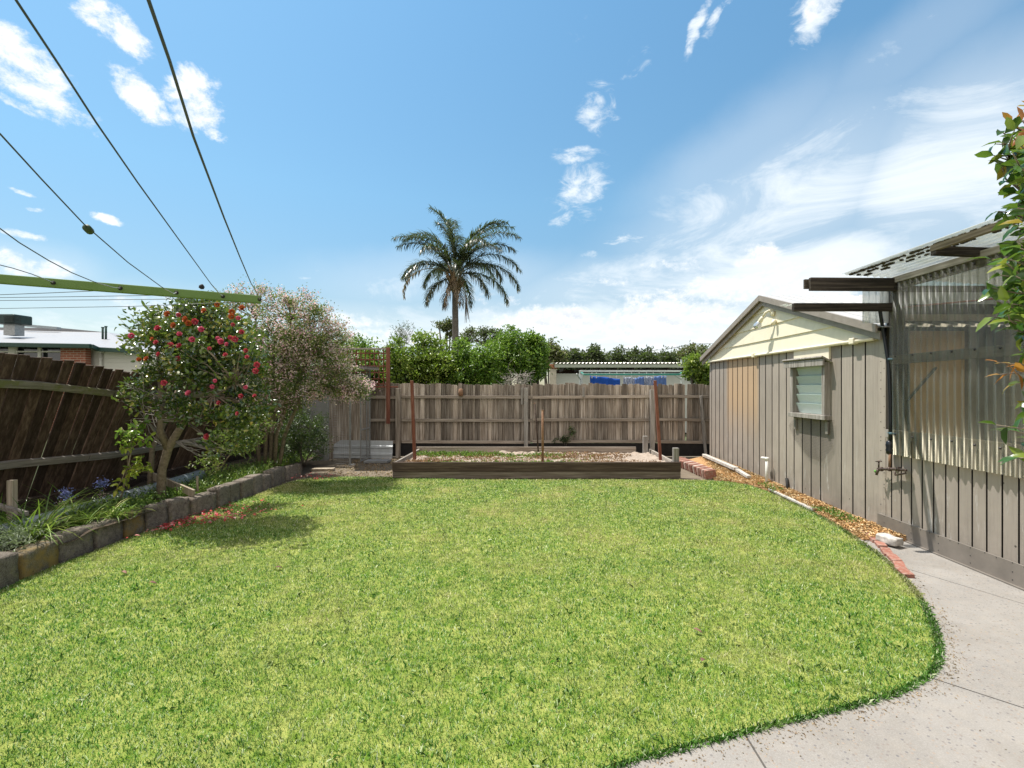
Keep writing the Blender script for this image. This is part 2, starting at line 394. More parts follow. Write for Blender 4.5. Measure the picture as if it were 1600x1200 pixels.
m_rust = plain('rust', (.16, .065, .03), .8, var=.3, scale=40, bmp=.4, col2=(.30, .20, .12))
m_black = plain('black_plinth', (.018, .016, .015), .8)
m_lattice = wood('red_lattice_paint', [(.11, .035, .026), (.17, .058, .042), (.24, .10, .075)], 0, rv=.15, stain=.2)

# ================================================================== SETTING
def struct(o): return tag(o, kind='structure')
b = MB(); b.slab([(-900, -300), (900, -300), (900, 1400), (-900, 1400)], -.5, -.05)
struct(b.build('ground', m_far, origin=(0, 0, 0)))
b = MB(); b.slab([(-6.1, -4), (6, -4), (6, 11.4), (-6.1, 11.4)], -.3, -.02)
struct(b.build('yard_soil', m_ground, origin=(0, 0, 0)))
LE = [(-4.26, 1.2), (-4.25, 3.8), (-4.25, 4.4), (-4.27, 5.14), (-4.20, 5.95), (-4.1, 7.1), (-4.06, 8.2), (-3.9, 8.45)]
LB = [(-3.3, 8.62), (-2.5, 8.58), (-1.2, 8.36), (0, 8.34), (1.3, 8.36), (2.4, 8.34), (3.0, 8.30), (3.35, 8.16), (3.55, 7.9), (3.62, 7.4)]
LR = [(3.64, 6.9), (3.56, 5.75), (3.43, 5.03), (3.27, 4.39), (3.0, 3.72), (2.70, 3.20), (2.49, 2.91), (2.26, 2.69), (1.9, 2.50), (1.47, 2.36), (1.10, 2.25), (.46, 2.05), (0, 1.87), (-.8, 1.62), (-1.8, 1.35)]
def smooth_poly(pts, k=6):
    out = []
    for i in range(len(pts) - 1):
        p0 = Vector(pts[max(i - 1, 0)]); p1 = Vector(pts[i]); p2 = Vector(pts[i + 1]); p3 = Vector(pts[min(i + 2, len(pts) - 1)])
        for j in range(k):
            t = j / k
            q = .5 * ((2 * p1) + (-p0 + p2) * t + (2 * p0 - 5 * p1 + 4 * p2 - p3) * t * t + (-p0 + 3 * p1 - 3 * p2 + p3) * t ** 3)
            out.append((q.x, q.y))
    out.append(tuple(pts[-1])); return out
LRs = smooth_poly(LR); lawn = LE + LB + LRs
b = MB(); b.slab(LE + LB + [(x - .035, y + .03) for x, y in LRs], -.06, .004)
struct(b.build('lawn_soil', m_lawnsoil, origin=(0, 0, 0)))
# concrete path: slabs with real joints
def clip(poly, nx, ny, d):
    out = []
    for i in range(len(poly)):
        p = poly[i]; q = poly[(i + 1) % len(poly)]
        a = nx * p[0] + ny * p[1] - d; c = nx * q[0] + ny * q[1] - d
        if a <= 0: out.append(p)
        if (a < 0 < c) or (c < 0 < a):
            t = a / (a - c); out.append((p[0] + (q[0] - p[0]) * t, p[1] + (q[1] - p[1]) * t))
    return out
edge = [(x - .02, y + .018) for (x, y) in LRs if y < 5.05]
conc = [(3.47, 5.15)] + edge + [(-4.2, 1.25), (-4.2, -3), (3.86, -3), (3.86, 5.15)]
b = MB(); g = .005
nx, ny = .70, .714; dB = nx * 2.655 + ny * 2.216
pA = clip(conc, nx, ny, dB - g); pB = clip(conc, -nx, -ny, -dB - g)
p1 = clip(pA, 1, 0, .985 - g); p2 = clip(pA, -1, 0, -.985 - g)
nx2, ny2 = .906, .423; dC = nx2 * 3.39 + ny2 * 4.09
q1 = clip(pB, nx2, ny2, dC - .002); q2 = clip(pB, -nx2, -ny2, -dC - .002)
for q in (p1, p2, q1, q2): b.slab(q, -.08, 0.0 if q is not q2 else .002)
struct(b.build('concrete_path', m_conc, origin=(0, 0, 0)))
# raised planting bed soil along the left fence, built up behind the edging blocks
def terrain(name, poly_fn, x0, x1, y0, y1, nx_, ny_, zf, mat):
    X, Y = np.meshgrid(np.linspace(x0, x1, nx_), np.linspace(y0, y1, ny_)); Z = zf(X, Y)
    V = np.stack([X, Y, Z], -1).reshape(-1, 3)
    i = np.arange(ny_ - 1)[:, None] * nx_ + np.arange(nx_ - 1)[None, :]; i = i.ravel()
    return np_mesh(name, V, [np.stack([i, i + 1, i + nx_ + 1, i + nx_], 1)], mat, smooth=True)
def lump(X, Y, s, a, seed=0):
    r = np.random.default_rng(seed); z = 0
    for k in range(14):
        th = r.random() * 6.28; f = s * (.5 + r.random() * 2); z = z + np.sin(X * f * math.cos(th) + Y * f * math.sin(th) + r.random() * 6.28)
    return z / 14 * a * 2
struct(terrain('planting_bed', None, -6.0, -4.28, 1.2, 10.2, 60, 260, lambda X, Y: .19 + lump(X, Y, 9, .035, 3) + (X < -5.2) * .03, m_bedsoil))
# mulch strip between lawn and shed
def mk_mulch():
    m, t = newmat('mulch_bed'); v = oc(t); n = t.noise(v, 60, 6, .75, 1.2)
    c = t.ramp(n, [(.3, (.20, .10, .045)), (.5, (.42, .24, .11)), (.68, (.62, .42, .24))])
    return finish(m, t, pbsdf(t, c, .95, 0, .2, bump(t, n, 1., .015)))
m_mulch = mk_mulch()
b = MB(); MUL = [(3.2, 8.3), (3.58, 7.95), (3.66, 7.4), (3.67, 6.9), (3.6, 5.8), (3.46, 5.05), (3.92, 5.0), (3.92, 10.7), (3.12, 10.3)]
b.slab([(3.2, 8.3), (3.58, 7.95), (3.66, 7.4), (3.67, 6.9), (3.6, 5.8), (3.46, 5.05), (3.92, 5.0), (3.92, 10.7), (3.12, 10.3)], -.06, lambda x, y: (.012 if x < 3.8 else .05 + max(0, min(1, (y - 6) / 3)) * .05) + random.uniform(-.004, .004))
struct(b.build('mulch_strip', m_mulch, origin=(0, 0, 0)))
def inpoly(X, Y, poly):
    ins = np.zeros(X.shape, bool); n = len(poly)
    for i in range(n):
        x1, y1 = poly[i]; x2, y2 = poly[(i + 1) % n]
        c = ((y1 > Y) != (y2 > Y)) & (X < (x2 - x1) * (Y - y1) / (y2 - y1 + 1e-12) + x1)
        ins ^= c
    return ins
# ---- grass blades
def grass(name, poly, regions, mat, hmul=1.0, z=.0):
    Cs = []; Hs = []; Ws = []
    for (y0, y1, dens, h, wd) in regions:
        xs = [p[0] for p in poly]; x0, x1 = min(xs), max(xs)
        n = int((x1 - x0) * (y1 - y0) * dens)
        X = rng.uniform(x0, x1, n); Y = rng.uniform(y0, y1, n)
        k = inpoly(X, Y, poly); k &= (np.abs(X) < (Y * 1.25 + 1.1)); X = X[k]; Y = Y[k]
        Cs.append(np.stack([X, Y, np.full(len(X), z)], 1)); Hs.append(h * (.6 + .8 * rng.random(len(X)))); Ws.append(wd * (.7 + .6 * rng.random(len(X))))
    C = np.concatenate(Cs); Hh = np.concatenate(Hs) * hmul; Wd = np.concatenate(Ws); n = len(C)
    # tufted direction field
    a = rng.random(n) * 2 * PI; tilt = .25 + .75 * rng.random(n)
    D = np.stack([np.cos(a) * tilt, np.sin(a) * tilt, np.ones(n)], 1); D /= np.linalg.norm(D, axis=1)[:, None]
    Sd = np.stack([-np.sin(a), np.cos(a), np.zeros(n)], 1)
    b2 = rng.random(n) * 2 * PI; Sd = np.stack([np.cos(b2), np.sin(b2), np.zeros(n)], 1) * .6 + Sd * .6
    m1 = C + D * Hh[:, None] * .55
    Dt = D.copy(); Dt[:, 2] *= .45; tip = m1 + Dt * Hh[:, None] * .55
    w2 = Wd[:, None] * .5
    V = np.stack([C - Sd * w2, C + Sd * w2, m1 + Sd * w2 * .85, m1 - Sd * w2 * .85, tip], 1).reshape(-1, 3)
    i = np.arange(n)[:, None] * 5
    return np_mesh(name, V, [i + np.array([0, 1, 2, 3]), i + np.array([3, 2, 4])], mat, None, (0, 0, 0), np.repeat(rng.random(n), 5))
lg = grass('lawn_grass', lawn, [(1.3, 3.0, 21000, .026, .0030), (3.0, 4.6, 14000, .027, .0038), (4.6, 6.5, 9000, .028, .0050), (6.5, 8.7, 6000, .030, .0068)], m_grass)
nn = 700; xx_ = rng.uniform(-4.2, 3.6, nn); yy_ = 1.9 + 6.5 * rng.random(nn) ** 1.5; kk_ = inpoly(xx_, yy_, lawn); C_ = np.stack([xx_, yy_, np.zeros(nn)], 1)[kk_]; C_ = np.repeat(C_, 3, 0) + rng.normal(size=(kk_.sum() * 3, 3)) * np.array([.02, .02, 0])
lt2 = leaves('long_grass_tufts', C_, rand_dirs(len(C_), 1.3), .03 + .02 * rng.random(len(C_)), .0045 + .0007 * (C_[:, 1]), m_grass, None, (0, 0, 0), detail=0, curl=.5, fold=.1)
tag(lt2, 'longer scattered grass blades standing above the mown lawn', 'grass', kind='stuff')
tag(lg, 'short mown green grass covering the lawn', 'grass', kind='stuff')
# ragged longer grass hanging over the concrete edge
ed = []; 
for i in range(len(LRs) - 1):
    p = Vector(LRs[i]); q = Vector(LRs[i + 1]); L = (q - p).length
    for k in range(int(L * 450)): t_ = random.random(); e = p.lerp(q, t_); ed.append((e.x - .004 - random.random() ** 2 * .05, e.y + .004 + random.random() ** 2 * .03, .0))
Cc = np.array(ed); Dd = rand_dirs(len(Cc), .9); Dd[:, 0] += .12; Dd[:, 1] -= .15; Dd /= np.linalg.norm(Dd, axis=1)[:, None]
eg = leaves('lawn_edge_grass', Cc, Dd, .018 + .022 * rng.random(len(Cc)), .0045, m_grass, None, (0, 0, 0), detail=0, fold=.1, curl=.4)
tag(eg, 'longer ragged grass hanging over the edge of the concrete', 'grass', kind='stuff')

# ================================================================== BACK FENCE
FY = 11.2
def fz(py, Y=FY): return H - (py - CY) * Y / F
bf = thing('paling_fence', 'weathered grey paling fence closing the back of the yard', 'fence', (0, FY, 0))
b = MB(); x = -5.6
while x < 4.25:
    wd = random.choice([random.uniform(.09, .10), random.uniform(.12, .135)]); 
    if abs(x - 3.52) < .07: x += .05
    top = 1.675 + random.uniform(-.022, .02) - max(0, (x - 3.4)) * .03 + (.03 if random.random() < .06 else 0) + .012 * math.sin(x * 1.7)
    b.box((x + wd / 2, FY + .045 + random.uniform(0, .006), (.30 + top) / 2), (wd - random.uniform(.002, .007), .014, top - .30), Matrix.Rotation(random.gauss(0, .006), 3, 'Y'))
    if True:                                            # the lapped board behind
        b.box((x + wd, FY + .066, (.30 + top) / 2 - .004), (.125, .012, top - .33), None)
    x += wd + random.choice([.008, .014, .03, .048])
b.build('palings', m_fence, bf, bevel=.002)
for zc, segs in ((1.375, [(-5.6, -3.05), (-3.0, .0), (.03, 2.88), (2.95, 4.2)]), (.845, [(-5.6, -3.05), (-3.0, .0), (.03, 2.88), (2.95, 4.2)]), (.335, [(-5.6, -3.05), (-3.0, -.02), (.03, 2.88), (2.95, 4.2)])):
    for k, (a, c) in enumerate(segs):
        b = MB(); b.beam((a, FY + .0, zc + random.uniform(-.015, .015)), (c, FY + .0, zc + random.uniform(-.015, .015)), .04, .068)
        b.build('rail', m_fencerail, bf, bevel=.004)
b = MB(); b.box((-.7, FY + .02, .15), (9.8, .03, .30)); b.build('plinth_board', m_black, bf)
for (px, y0, wd, mt) in ((622, 607, .095, m_fence), (822, 606, .092, m_greypost), (1019, 609, .10, m_greypost)):
    xx = (px - CX) / F * (FY - .07); b = MB(); zt = fz(y0)
    b.box((xx, FY - .07, zt / 2 - .03), (wd, .09, zt + .06)); b.build('post', mt, bf, bevel=.006)
xx = (1096 - CX) / F * FY; b = MB(); b.beam((xx + .08, FY - .06, 0), (xx - .03, FY - .04, 1.40), .05, .07, (0, 1, 0)); b.build('post', m_greypost, bf, bevel=.004)
for (px, y0, y1) in ((815.5, 606, 632), (912, 605, 620)):
    b = MB(); b.box(((px - CX) / F * (FY - .05), FY - .035, (fz(y0) + fz(y1)) / 2), (.05, .03, fz(y0) - fz(y1))); b.build('cleat', m_greypost, bf, bevel=.003)
b = MB(); b.lathe(P(720, 613, FY - .03), [(.0, -.09), (.05, -.085), (.06, 0), (.045, .08), (0, .09)], 10); b.build('rusty_fitting', m_rust, bf)

# ================================================================== LEFT LEANING FENCE
lf = thing('leaning_fence', 'dark brown paling fence leaning over the garden bed with a mossy top rail', 'fence', (-5.75, 6.5, .02))
def lean(Y): return R(17.5 + 5.5 * max(0, min(1, (Y - 4.85) / 1.37)) - 10 * max(0, min(1, (Y - 7.4) / 3)))
def LF(Y, t, off=0.0):
    a = lean(Y); return Vector((-5.75 + math.sin(a) * t + math.cos(a) * off, Y, .02 + math.cos(a) * t - math.sin(a) * off))
b = MB(); y = 2.6; k = 0
while y < 11.15:
    wd = random.uniform(.104, .114); L = 1.90 + .105 * max(0, min(1, (6.2 - y) / 1.26)) + random.uniform(-.012, .02)
    a = lean(y); d = Vector((math.sin(a), random.gauss(0, .006), math.cos(a))); nrm = Vector((math.cos(a), 0, -math.sin(a)))
    p0 = LF(y, .0, random.uniform(-.003, .004)); b.beam(p0, p0 + d * L, wd, .014, nrm); 
    p1 = LF(y + wd + .002, 0, -.016); b.beam(p1, p1 + d * (L - .03), .05, .010, nrm); y += wd + random.choice([.002, .004, .006, .009]); k += 1
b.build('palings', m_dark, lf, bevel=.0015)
def tk(y, t0): return (.10 if t0 > 1 else .05) * max(0, min(1, (6.2 - y) / 1.26))
for (t0, mt) in ((1.61, m_mossrail), (.78, m_greyrail), (.27, m_sleeper)):
    for (ya, yb) in ((2.6, 5.9), (5.92, 8.6), (8.62, 11.1)):
        b = MB(); n = 8
        for i in range(n):
            y0 = ya + (yb - ya) * i / n; y1 = ya + (yb - ya) * (i + 1) / n
            b.beam(LF(y0, t0 + tk(y0, t0), .035), LF(y1 + .002, t0 + tk(y1, t0), .035), .045, .075 if t0 > .3 else .15, (math.sin(lean(y0)), 0, math.cos(lean(y0))), .3)
        b.build('rail', mt, lf)
for yy in (5.91, 8.61): b = MB(); b.beam(LF(yy, -.1, -.06), LF(yy, 1.8, -.06), .1, .08, (0, 1, 0)); b.build('post', m_dark, lf, bevel=.004)

# ================================================================== RAISED VEGETABLE BED
YB0, YB1, XL, XR = 8.45, 10.35, -2.43, 2.62
vb = thing('raised_garden_bed', 'long raised garden bed of dark timber sleepers with bare soil and weeds', 'garden bed', (0, YB0, 0))
b = MB(); b.box(((XL + XR) / 2, YB0 + .025, .205), (XR - XL, .05, .165)); b.build('front_board', m_sleeper, vb, bevel=.005)
b = MB(); b.box(((XL + XR) / 2, YB0 + .028, .06), (XR - XL - .01, .052, .12)); b.build('front_board', m_sleeper2, vb, bevel=.005)
for xx in (XL + .03, XR - .08):
    b = MB(); b.box((xx, (YB0 + YB1) / 2 + .03, .145), (.045, YB1 - YB0 - .08, .27)); b.build('side_board', m_greyrail, vb, bevel=.004)
b = MB(); b.box(((XL + XR) / 2 - .2, YB1 + .02, .16), (XR - XL - .35, .045, .32)); b.build('back_board', m_fencerail, vb, bevel=.004)
b = MB(); b.box((XR - .06, YB0 + .11, .25), (.10, .08, .55)); b.build('corner_post', m_greypost, vb, bevel=.005)
b = MB(); b.box((2.42, YB1 - .1, .28), (.10, .08, .57)); b.build('corner_post', m_greypost, vb, bevel=.005)
def bedz(X, Y): return .20 + lump(X, Y, 9, .035, 5) + lump(X, Y, 30, .02, 6) + lump(X, Y, 70, .008, 8)
so_ = terrain('soil', None, XL + .05, XR - .1, YB0 + .05, YB1, 260, 120, bedz, m_greysoil)
so_.parent = vb; so_.data.transform(Matrix.Translation((0, -YB0, 0)))
# weeds in the bed
m_weed = leafmat('weed_leaf', [(0, (.05, .10, .02)), (.5, (.12, .22, .035)), (.85, (.22, .32, .06)), (1, (.35, .30, .10))], .5, .3)
m_straw = plain('dry_straw', (.44, .28, .14), .9, var=.3, scale=30)
def scatter(name, n, box_fn, zf, mat, parent, L=(.02, .05), Wd=.012, up=.5, origin=None, **kw):
    pts = []
    while len(pts) < n:
        p = box_fn()
        if p is not None: pts.append(p)
    A = np.array(pts); Z = zf(A[:, 0], A[:, 1]) if callable(zf) else np.full(n, zf)
    C = np.stack([A[:, 0], A[:, 1], Z], 1); D = rand_dirs(n, up)
    D[:, 2] = np.abs(D[:, 2])
    return leaves(name, C, D, rng.uniform(L[0], L[1], n), Wd, mat, parent, origin, detail=0, **kw)
def in_blobs(bl):
    def f():
        c = random.choices(bl, [q[4] for q in bl])[0]; a = random.random() * 6.28; r = random.random() ** .6
        x = c[0] + math.cos(a) * r * c[2]; y = c[1] + math.sin(a) * r * c[3]
        return (x, y) if XL + .07 < x < XR - .12 and YB0 + .05 < y < YB1 - .02 else None
    return f
wd_ = scatter('weeds', 5200, in_blobs([(-1.7, 10.0, .9, .3, 3), (-.9, 9.9, .7, .25, 1.5), (-1.2, 8.75, .7, .12, 1), (.0, 8.8, .9, .14, 1.4), (.2, 9.9, .5, .2, .6), (-.2, 9.4, 1.8, .6, .5)]), bedz, m_weed, vb, (.03, .09), .02)
tag(wd_, kind='stuff')
sw = scatter('dry_mulch', 6000, in_blobs([(-.9, 9.4, 1.5, .7, 2), (1.0, 9.75, 1.0, .45, 2), (1.4, 8.9, 1.0, .3, 1), (-1.9, 8.9, .5, .4, 1)]), bedz, m_straw, vb, (.03, .08), .010, up=.0)
tag(sw, kind='stuff')
def pole(name, label, cat, a, c, r, mat, square=False, group=None):
    t = thing(name, label, cat, tuple(a), group); b = MB()
    if square: b.beam(a, c, r * 2, r * 2, (0, 1, 0))
    else: b.tube([a, Vector(a).lerp(Vector(c), .5) + Vector((random.uniform(-.006, .006), 0, 0)), c], r, 8)
    b.build('shaft', mat, t, bevel=.002 if square else 0)
    b = MB(); d = (Vector(c) - Vector(a)).normalized(); b.tube([Vector(c) - d * .012, Vector(c) + d * .004], r * 1.12, 8); b.build('cap', m_rust, t)
pole('garden_pole', 'red painted timber pole leaning at the left end of the raised bed', 'pole', P(648, 718, 8.66), P(643.5, 595, 8.75), .026, m_redpaint, True)
pole('garden_pole', 'red painted timber pole leaning against the right fence post behind the raised bed', 'pole', P(1032, 719, 8.72), P(1023.5, 595, 8.85), .024, m_redpaint, True)
pole('garden_stake', 'rusty flaking metal stake standing in the middle front of the raised bed', 'stake', P(848, 722, 8.62), P(848, 641, 8.62), .022, m_rust)
pole('garden_stake', 'thin dark brown stake at the back of the raised bed left of the rusty one', 'stake', P(841, 706, 10.1), P(835.5, 630, 10.1), .016, m_sleeper)

# ================================================================== EDGING BLOCKS
def mk_block(name, c1, c2, yel):
    m, t = newmat(name); v = oc(t); r = rndv(t)
    n = t.noise(v, 19, 9, .72); f = t.noise(v, 150, 4, .75)
    c = t.mix(t.mr(n, .36, .64), c1, c2)
    kk = t.mr(r, 0, 1, .7, 1.15); c = t.mix(1., c, t.n('ShaderNodeCombineXYZ', ins={0: kk, 1: t.m('MULTIPLY', kk, .97), 2: t.m('MULTIPLY', kk, .92)}).outputs[0], 'MULTIPLY')
    c = t.mix(t.mr(f, .48, .60, 0, .6), c, (.36, .33, .29))
    c = t.mix(t.mr(t.noise(v, 9, 8, .7), .56, .66, 0, .6), c, (.20, .19, .07))
    if yel: c = t.mix(t.mr(t.noise(v, 6, 5, .6), .40, .60, 0, .8), c, (.34, .23, .07))
    c = t.mix(t.mr(t.noise(v, 34, 3, .6), .68, .74, 0, .8), c, (.04, .04, .035))
    return finish(m, t, pbsdf(t, c, .95, 0, .2, bump(t, t.m('ADD', n, t.m('MULTIPLY', f, .6)), 1., .022)))
m_bl = mk_block('stone_block', (.11, .092, .078), (.31, .27, .235), False)
m_bly = mk_block('lichen_stone_block', (.10, .09, .07), (.21, .185, .14), True)
def rough_block(c, d, rot, seed, amp=.007, n=6):
    """a worn block: a cube grid whose corners are pulled in and whose faces are knobbly"""
    r = random.Random(seed); vs = []; fs = []; ix = {}
    ph = [(r.uniform(4, 14), r.uniform(4, 14), r.uniform(4, 14), r.random() * 6) for _ in range(5)]
    def vid(i, j, k):
        if (i, j, k) in ix: return ix[(i, j, k)]
        p = Vector((i / n - .5, j / n - .5, k / n - .5)); q = Vector((p.x * d[0], p.y * d[1], p.z * d[2]))
        edge_ = sum(1 for w_ in (i, j, k) if w_ in (0, n))
        if edge_ >= 2: q *= .97 if edge_ == 2 else .945
        nn = sum(math.sin(q.x * a * 3 + q.y * b_ * 3 + q.z * c_ * 3 + e) for a, b_, c_, e in ph) / 5
        q += p.normalized() * (nn * amp + r.uniform(-.003, .003))
        q = rot @ q + Vector(c); ix[(i, j, k)] = len(vs); vs.append(q); return ix[(i, j, k)]
    for i in range(n):
        for j in range(n):
            for (f, flip) in ((lambda a, b_: vid(a, b_, 0), 1), (lambda a, b_: vid(a, b_, n), 0), (lambda a, b_: vid(a, 0, b_), 0), (lambda a, b_: vid(a, n, b_), 1), (lambda a, b_: vid(0, a, b_), 1), (lambda a, b_: vid(n, a, b_), 0)):
                q = (f(i, j), f(i + 1, j), f(i + 1, j + 1), f(i, j + 1)); fs.append(q[::-1] if flip else q)
    return vs, fs
bx = [-230, -110, -45, 30, 92, 151, 194, 229, 267, 303, 341.5, 360, 377, 396.5, 412, 426, 448, 476]
by = [1035, 975, 942, 909, 881, 857, 838, 827, 817, 807, 794, 786, 779.5, 772, 765.5, 760, 750, 741]
lab = ['dark grey stone edging block at the lower left corner of the photo', 'yellow lichen stained edging block with silvery foliage hanging behind it', 'broad grey edging block right of the yellow lichen block nearest the camera',
       'squarish dark grey edging block left of the narrow yellowish block', 'narrow yellowish pitted edging block with a dark hole near its top', 'grey edging block straight left of the camellia trunk',
       'mossy blue grey edging block directly in front of the camellia trunk', 'wide grey edging block just right of the camellia trunk', 'narrow brownish edging block behind the wide chipped one',
       'grey edging block with red petals lying along its foot', 'grey edging block fifth from the far end of the row', 'grey edging block fourth from the far end of the row', 'grey edging block third from the far end of the row',
       'grey edging block second from the far end of the row', 'last grey edging block at the far end of the row below the shrubs']
li = 0
for i in range(len(bx) - 1):
    a = G(bx[i], by[i]); c = G(bx[i + 1], by[i + 1]); jit = random.uniform(-.028, .018); d = (c - a); L = d.length - .04; d.normalize()
    hgt = (.235 + random.uniform(-.03, .03)) if i not in (3,) else .225
    ctr = (a + c) / 2 + Vector((-.09 + jit, 0, hgt / 2 - .02 + .0)); ang = math.atan2(d.y, d.x) - PI / 2 + random.uniform(-.04, .04)
    vs, fs = rough_block(ctr, (.17, L, hgt + .04), Matrix.Rotation(ang, 3, 'Z') @ Matrix.Rotation(random.uniform(-.05, .03), 3, 'Y'), i)
    b = MB(); b.smooth = False; b.add(vs, fs); o = b.build('edging_block', m_bly if i in (3, 6) else m_bl, bevel=0)
    for p_ in o.data.polygons: p_.use_smooth = True
    lb = lab[min(max(i - 2, 0), len(lab) - 1)] if i >= 2 else ['dark grey stone edging block nearest the camera beyond the left edge', 'dark grey stone edging block second nearest the camera beyond the left edge'][i]
    tag(o, lb, 'stone block', 'stone blocks edging the garden bed')

# things lying in the left bed
m_pipe = plain('grey_plastic_pipe', (.33, .38, .40), .45, var=.15, scale=18, col2=(.24, .28, .29))
t = thing('drain_pipe', 'pale blue grey plastic pipe lying along the foot of the leaning fence', 'pipe', (-4.95, 5.6, .2))
b = MB(); b.tube([(-4.93, 4.35, .24), (-4.92, 5.0, .25), (-4.93, 5.75, .255)], .08, 20); b.build('pipe_length', m_pipe, t)
b = MB(); b.tube([(-4.93, 5.80, .255), (-4.96, 6.5, .26), (-5.0, 7.3, .27)], .08, 20); b.build('pipe_length', m_pipe, t)
b = MB(); b.tube([(-4.93, 5.70, .255), (-4.935, 5.85, .257)], .088, 20); b.build('joint_ring', m_pipe, t)
t = thing('timber_stake', 'square pale timber stake with a short board at the left edge of the garden bed', 'stake', (-5.05, 4.72, .15))
a = P(19, 826, 4.72); c = P(19, 750, 4.72); b = MB(); b.beam(a, c, .055, .055, (0, 1, 0)); b.build('upright', m_stake, t, bevel=.003)
b = MB(); b.beam(P(-70, 772, 4.78), P(41, 803, 4.62), .045, .045, (0, 0, 1)); b.build('cross_board', m_greyrail, t, bevel=.003)
b = MB(); b.beam(P(232, 741, 6.35), P(303, 771, 6.05), .03, .09, (0, 0, 1)); o = b.build('timber_plank', m_stake, bevel=.003); tag(o, 'pale timber plank lying slantwise behind the camellia trunk', 'plank')
b = MB(); b.tube([P(309, 768, 6.2), P(308, 744, 6.2)], .013, 8); o = b.build('timber_peg', m_stake); tag(o, 'thin grey peg sticking up beside the edging blocks right of the camellia', 'stake')
# ================================================================== GARDEN SHED (gable end faces the lawn) and WORKSHOP
SX = 3.90
def mk_clad(name, base, stain=True, peach=False):
    m, t = newmat(name); v = t.n('ShaderNodeNewGeometry').outputs['Position']; sp = t.n('ShaderNodeSeparateXYZ', ins={0: v})
    n = t.noise(v, 2.2, 6, .6); f = t.noise(t.map(v, sc=(20, 20, 2)), 1.5, 5, .65)
    c = t.mix(t.mr(n, .35, .7), base, tuple(x * .86 for x in base))
    c = t.mix(t.mr(f, .46, .70, 0, .45), c, tuple(x * .60 for x in base))
    # sheets of slightly different age
    band = t.n('ShaderNodeTexNoise', noise_dimensions='1D', ins={'Scale': .9, 'Detail': 0.}); t.t.links.new(t.m('SNAP', sp.outputs[1], .87), band.inputs['W'])
    bw = t.mr(band.outputs[0], .35, .65, .80, 1.12); c = t.mix(1., c, t.n('ShaderNodeCombineXYZ', ins={0: bw, 1: bw, 2: bw}).outputs[0], 'MULTIPLY')
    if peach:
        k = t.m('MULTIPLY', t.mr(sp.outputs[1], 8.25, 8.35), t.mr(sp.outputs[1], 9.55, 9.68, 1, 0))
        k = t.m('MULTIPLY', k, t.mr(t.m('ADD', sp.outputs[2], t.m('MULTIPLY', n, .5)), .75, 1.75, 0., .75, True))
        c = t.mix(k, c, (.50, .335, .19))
    # splashed dirt and pale salt streaks near the ground
    d = t.m('MULTIPLY', t.mr(sp.outputs[2], .05, .55, .75, 0), t.mr(t.noise(v, 5, 6, .7), .35, .65))
    c = t.mix(d, c, (.17, .15, .13))
    w_ = t.m('MULTIPLY', t.mr(sp.outputs[2], .1, 1.0, 1, 0), t.mr(t.noise(t.map(v, sc=(9, 9, 1.6)), 1.3, 6, .7), .58, .66, 0, .65))
    c = t.mix(t.mr(t.noise(t.map(v, sc=(26, 26, .7)), 1.1, 6, .75), .57, .68, 0, .5), c, (.20, .17, .145))
    c = t.mix(w_, c, (.62, .60, .57))
    # scattered old screw and nail holes
    vo = t.n('ShaderNodeTexVoronoi', ins={'Scale': 3.1}); t.t.links.new(v, vo.inputs['Vector'])
    c = t.mix(t.mr(vo.outputs['Distance'], .022, .034, .9, 0), c, (.05, .04, .035))
    return finish(m, t, pbsdf(t, c, .55, .0, .35, bump(t, f, .12, .003)))
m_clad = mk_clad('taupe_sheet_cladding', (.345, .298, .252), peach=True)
m_clad2 = mk_clad('taupe_board_cladding', (.37, .318, .268))
m_gap = plain('open_joint', (.02, .017, .014), .9)
m_kick = plain('grey_flashing', (.245, .215, .185), .45, .15, .4, var=.16, scale=5, bmp=.1)
m_cream = plain('cream_paint', (.80, .73, .56), .55, var=.06, scale=8, bmp=.1)
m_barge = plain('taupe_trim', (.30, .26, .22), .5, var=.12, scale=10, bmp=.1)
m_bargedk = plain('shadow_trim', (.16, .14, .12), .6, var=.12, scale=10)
m_roof = plain('pale_roof_sheet', (.55, .53, .50), .4, .35, .5, var=.12, scale=4)
m_frame = wood('chalky_frame_wood', [(.10, .085, .075), (.26, .235, .21), (.46, .43, .39)], 2, rv=.15, stain=.3)
m_timber = wood('dark_roof_timber', [(.012, .010, .008), (.034, .027, .021), (.11, .09, .07)], 0, rv=.15)
m_timbery = wood('dark_roof_timber_long', [(.10, .075, .045), (.22, .17, .11), (.34, .28, .20)], 1, rv=.15)
m_rivet = plain('dark_rivet', (.03, .027, .025), .5)
m_curtain = plain('pale_curtain', (.80, .84, .81), .8, var=.1, scale=6)
m_white = plain('white_plastic', (.72, .70, .66), .45, var=.12, scale=20)
m_tan = plain('tan_board', (.85, .52, .20), .6, var=.12, scale=4)
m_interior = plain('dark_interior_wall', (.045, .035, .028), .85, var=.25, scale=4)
m_pvcgreen = plain('black_poly_pipe', (.012, .014, .018), .35)
m_clip = plain('blue_grey_clip', (.12, .20, .24), .4)
m_pink = plain('pink_cord', (.60, .12, .08), .6)
m_moss = plain('roof_moss', (.035, .028, .015), .95, var=.3, scale=60, bmp=1., col2=(.08, .06, .03))
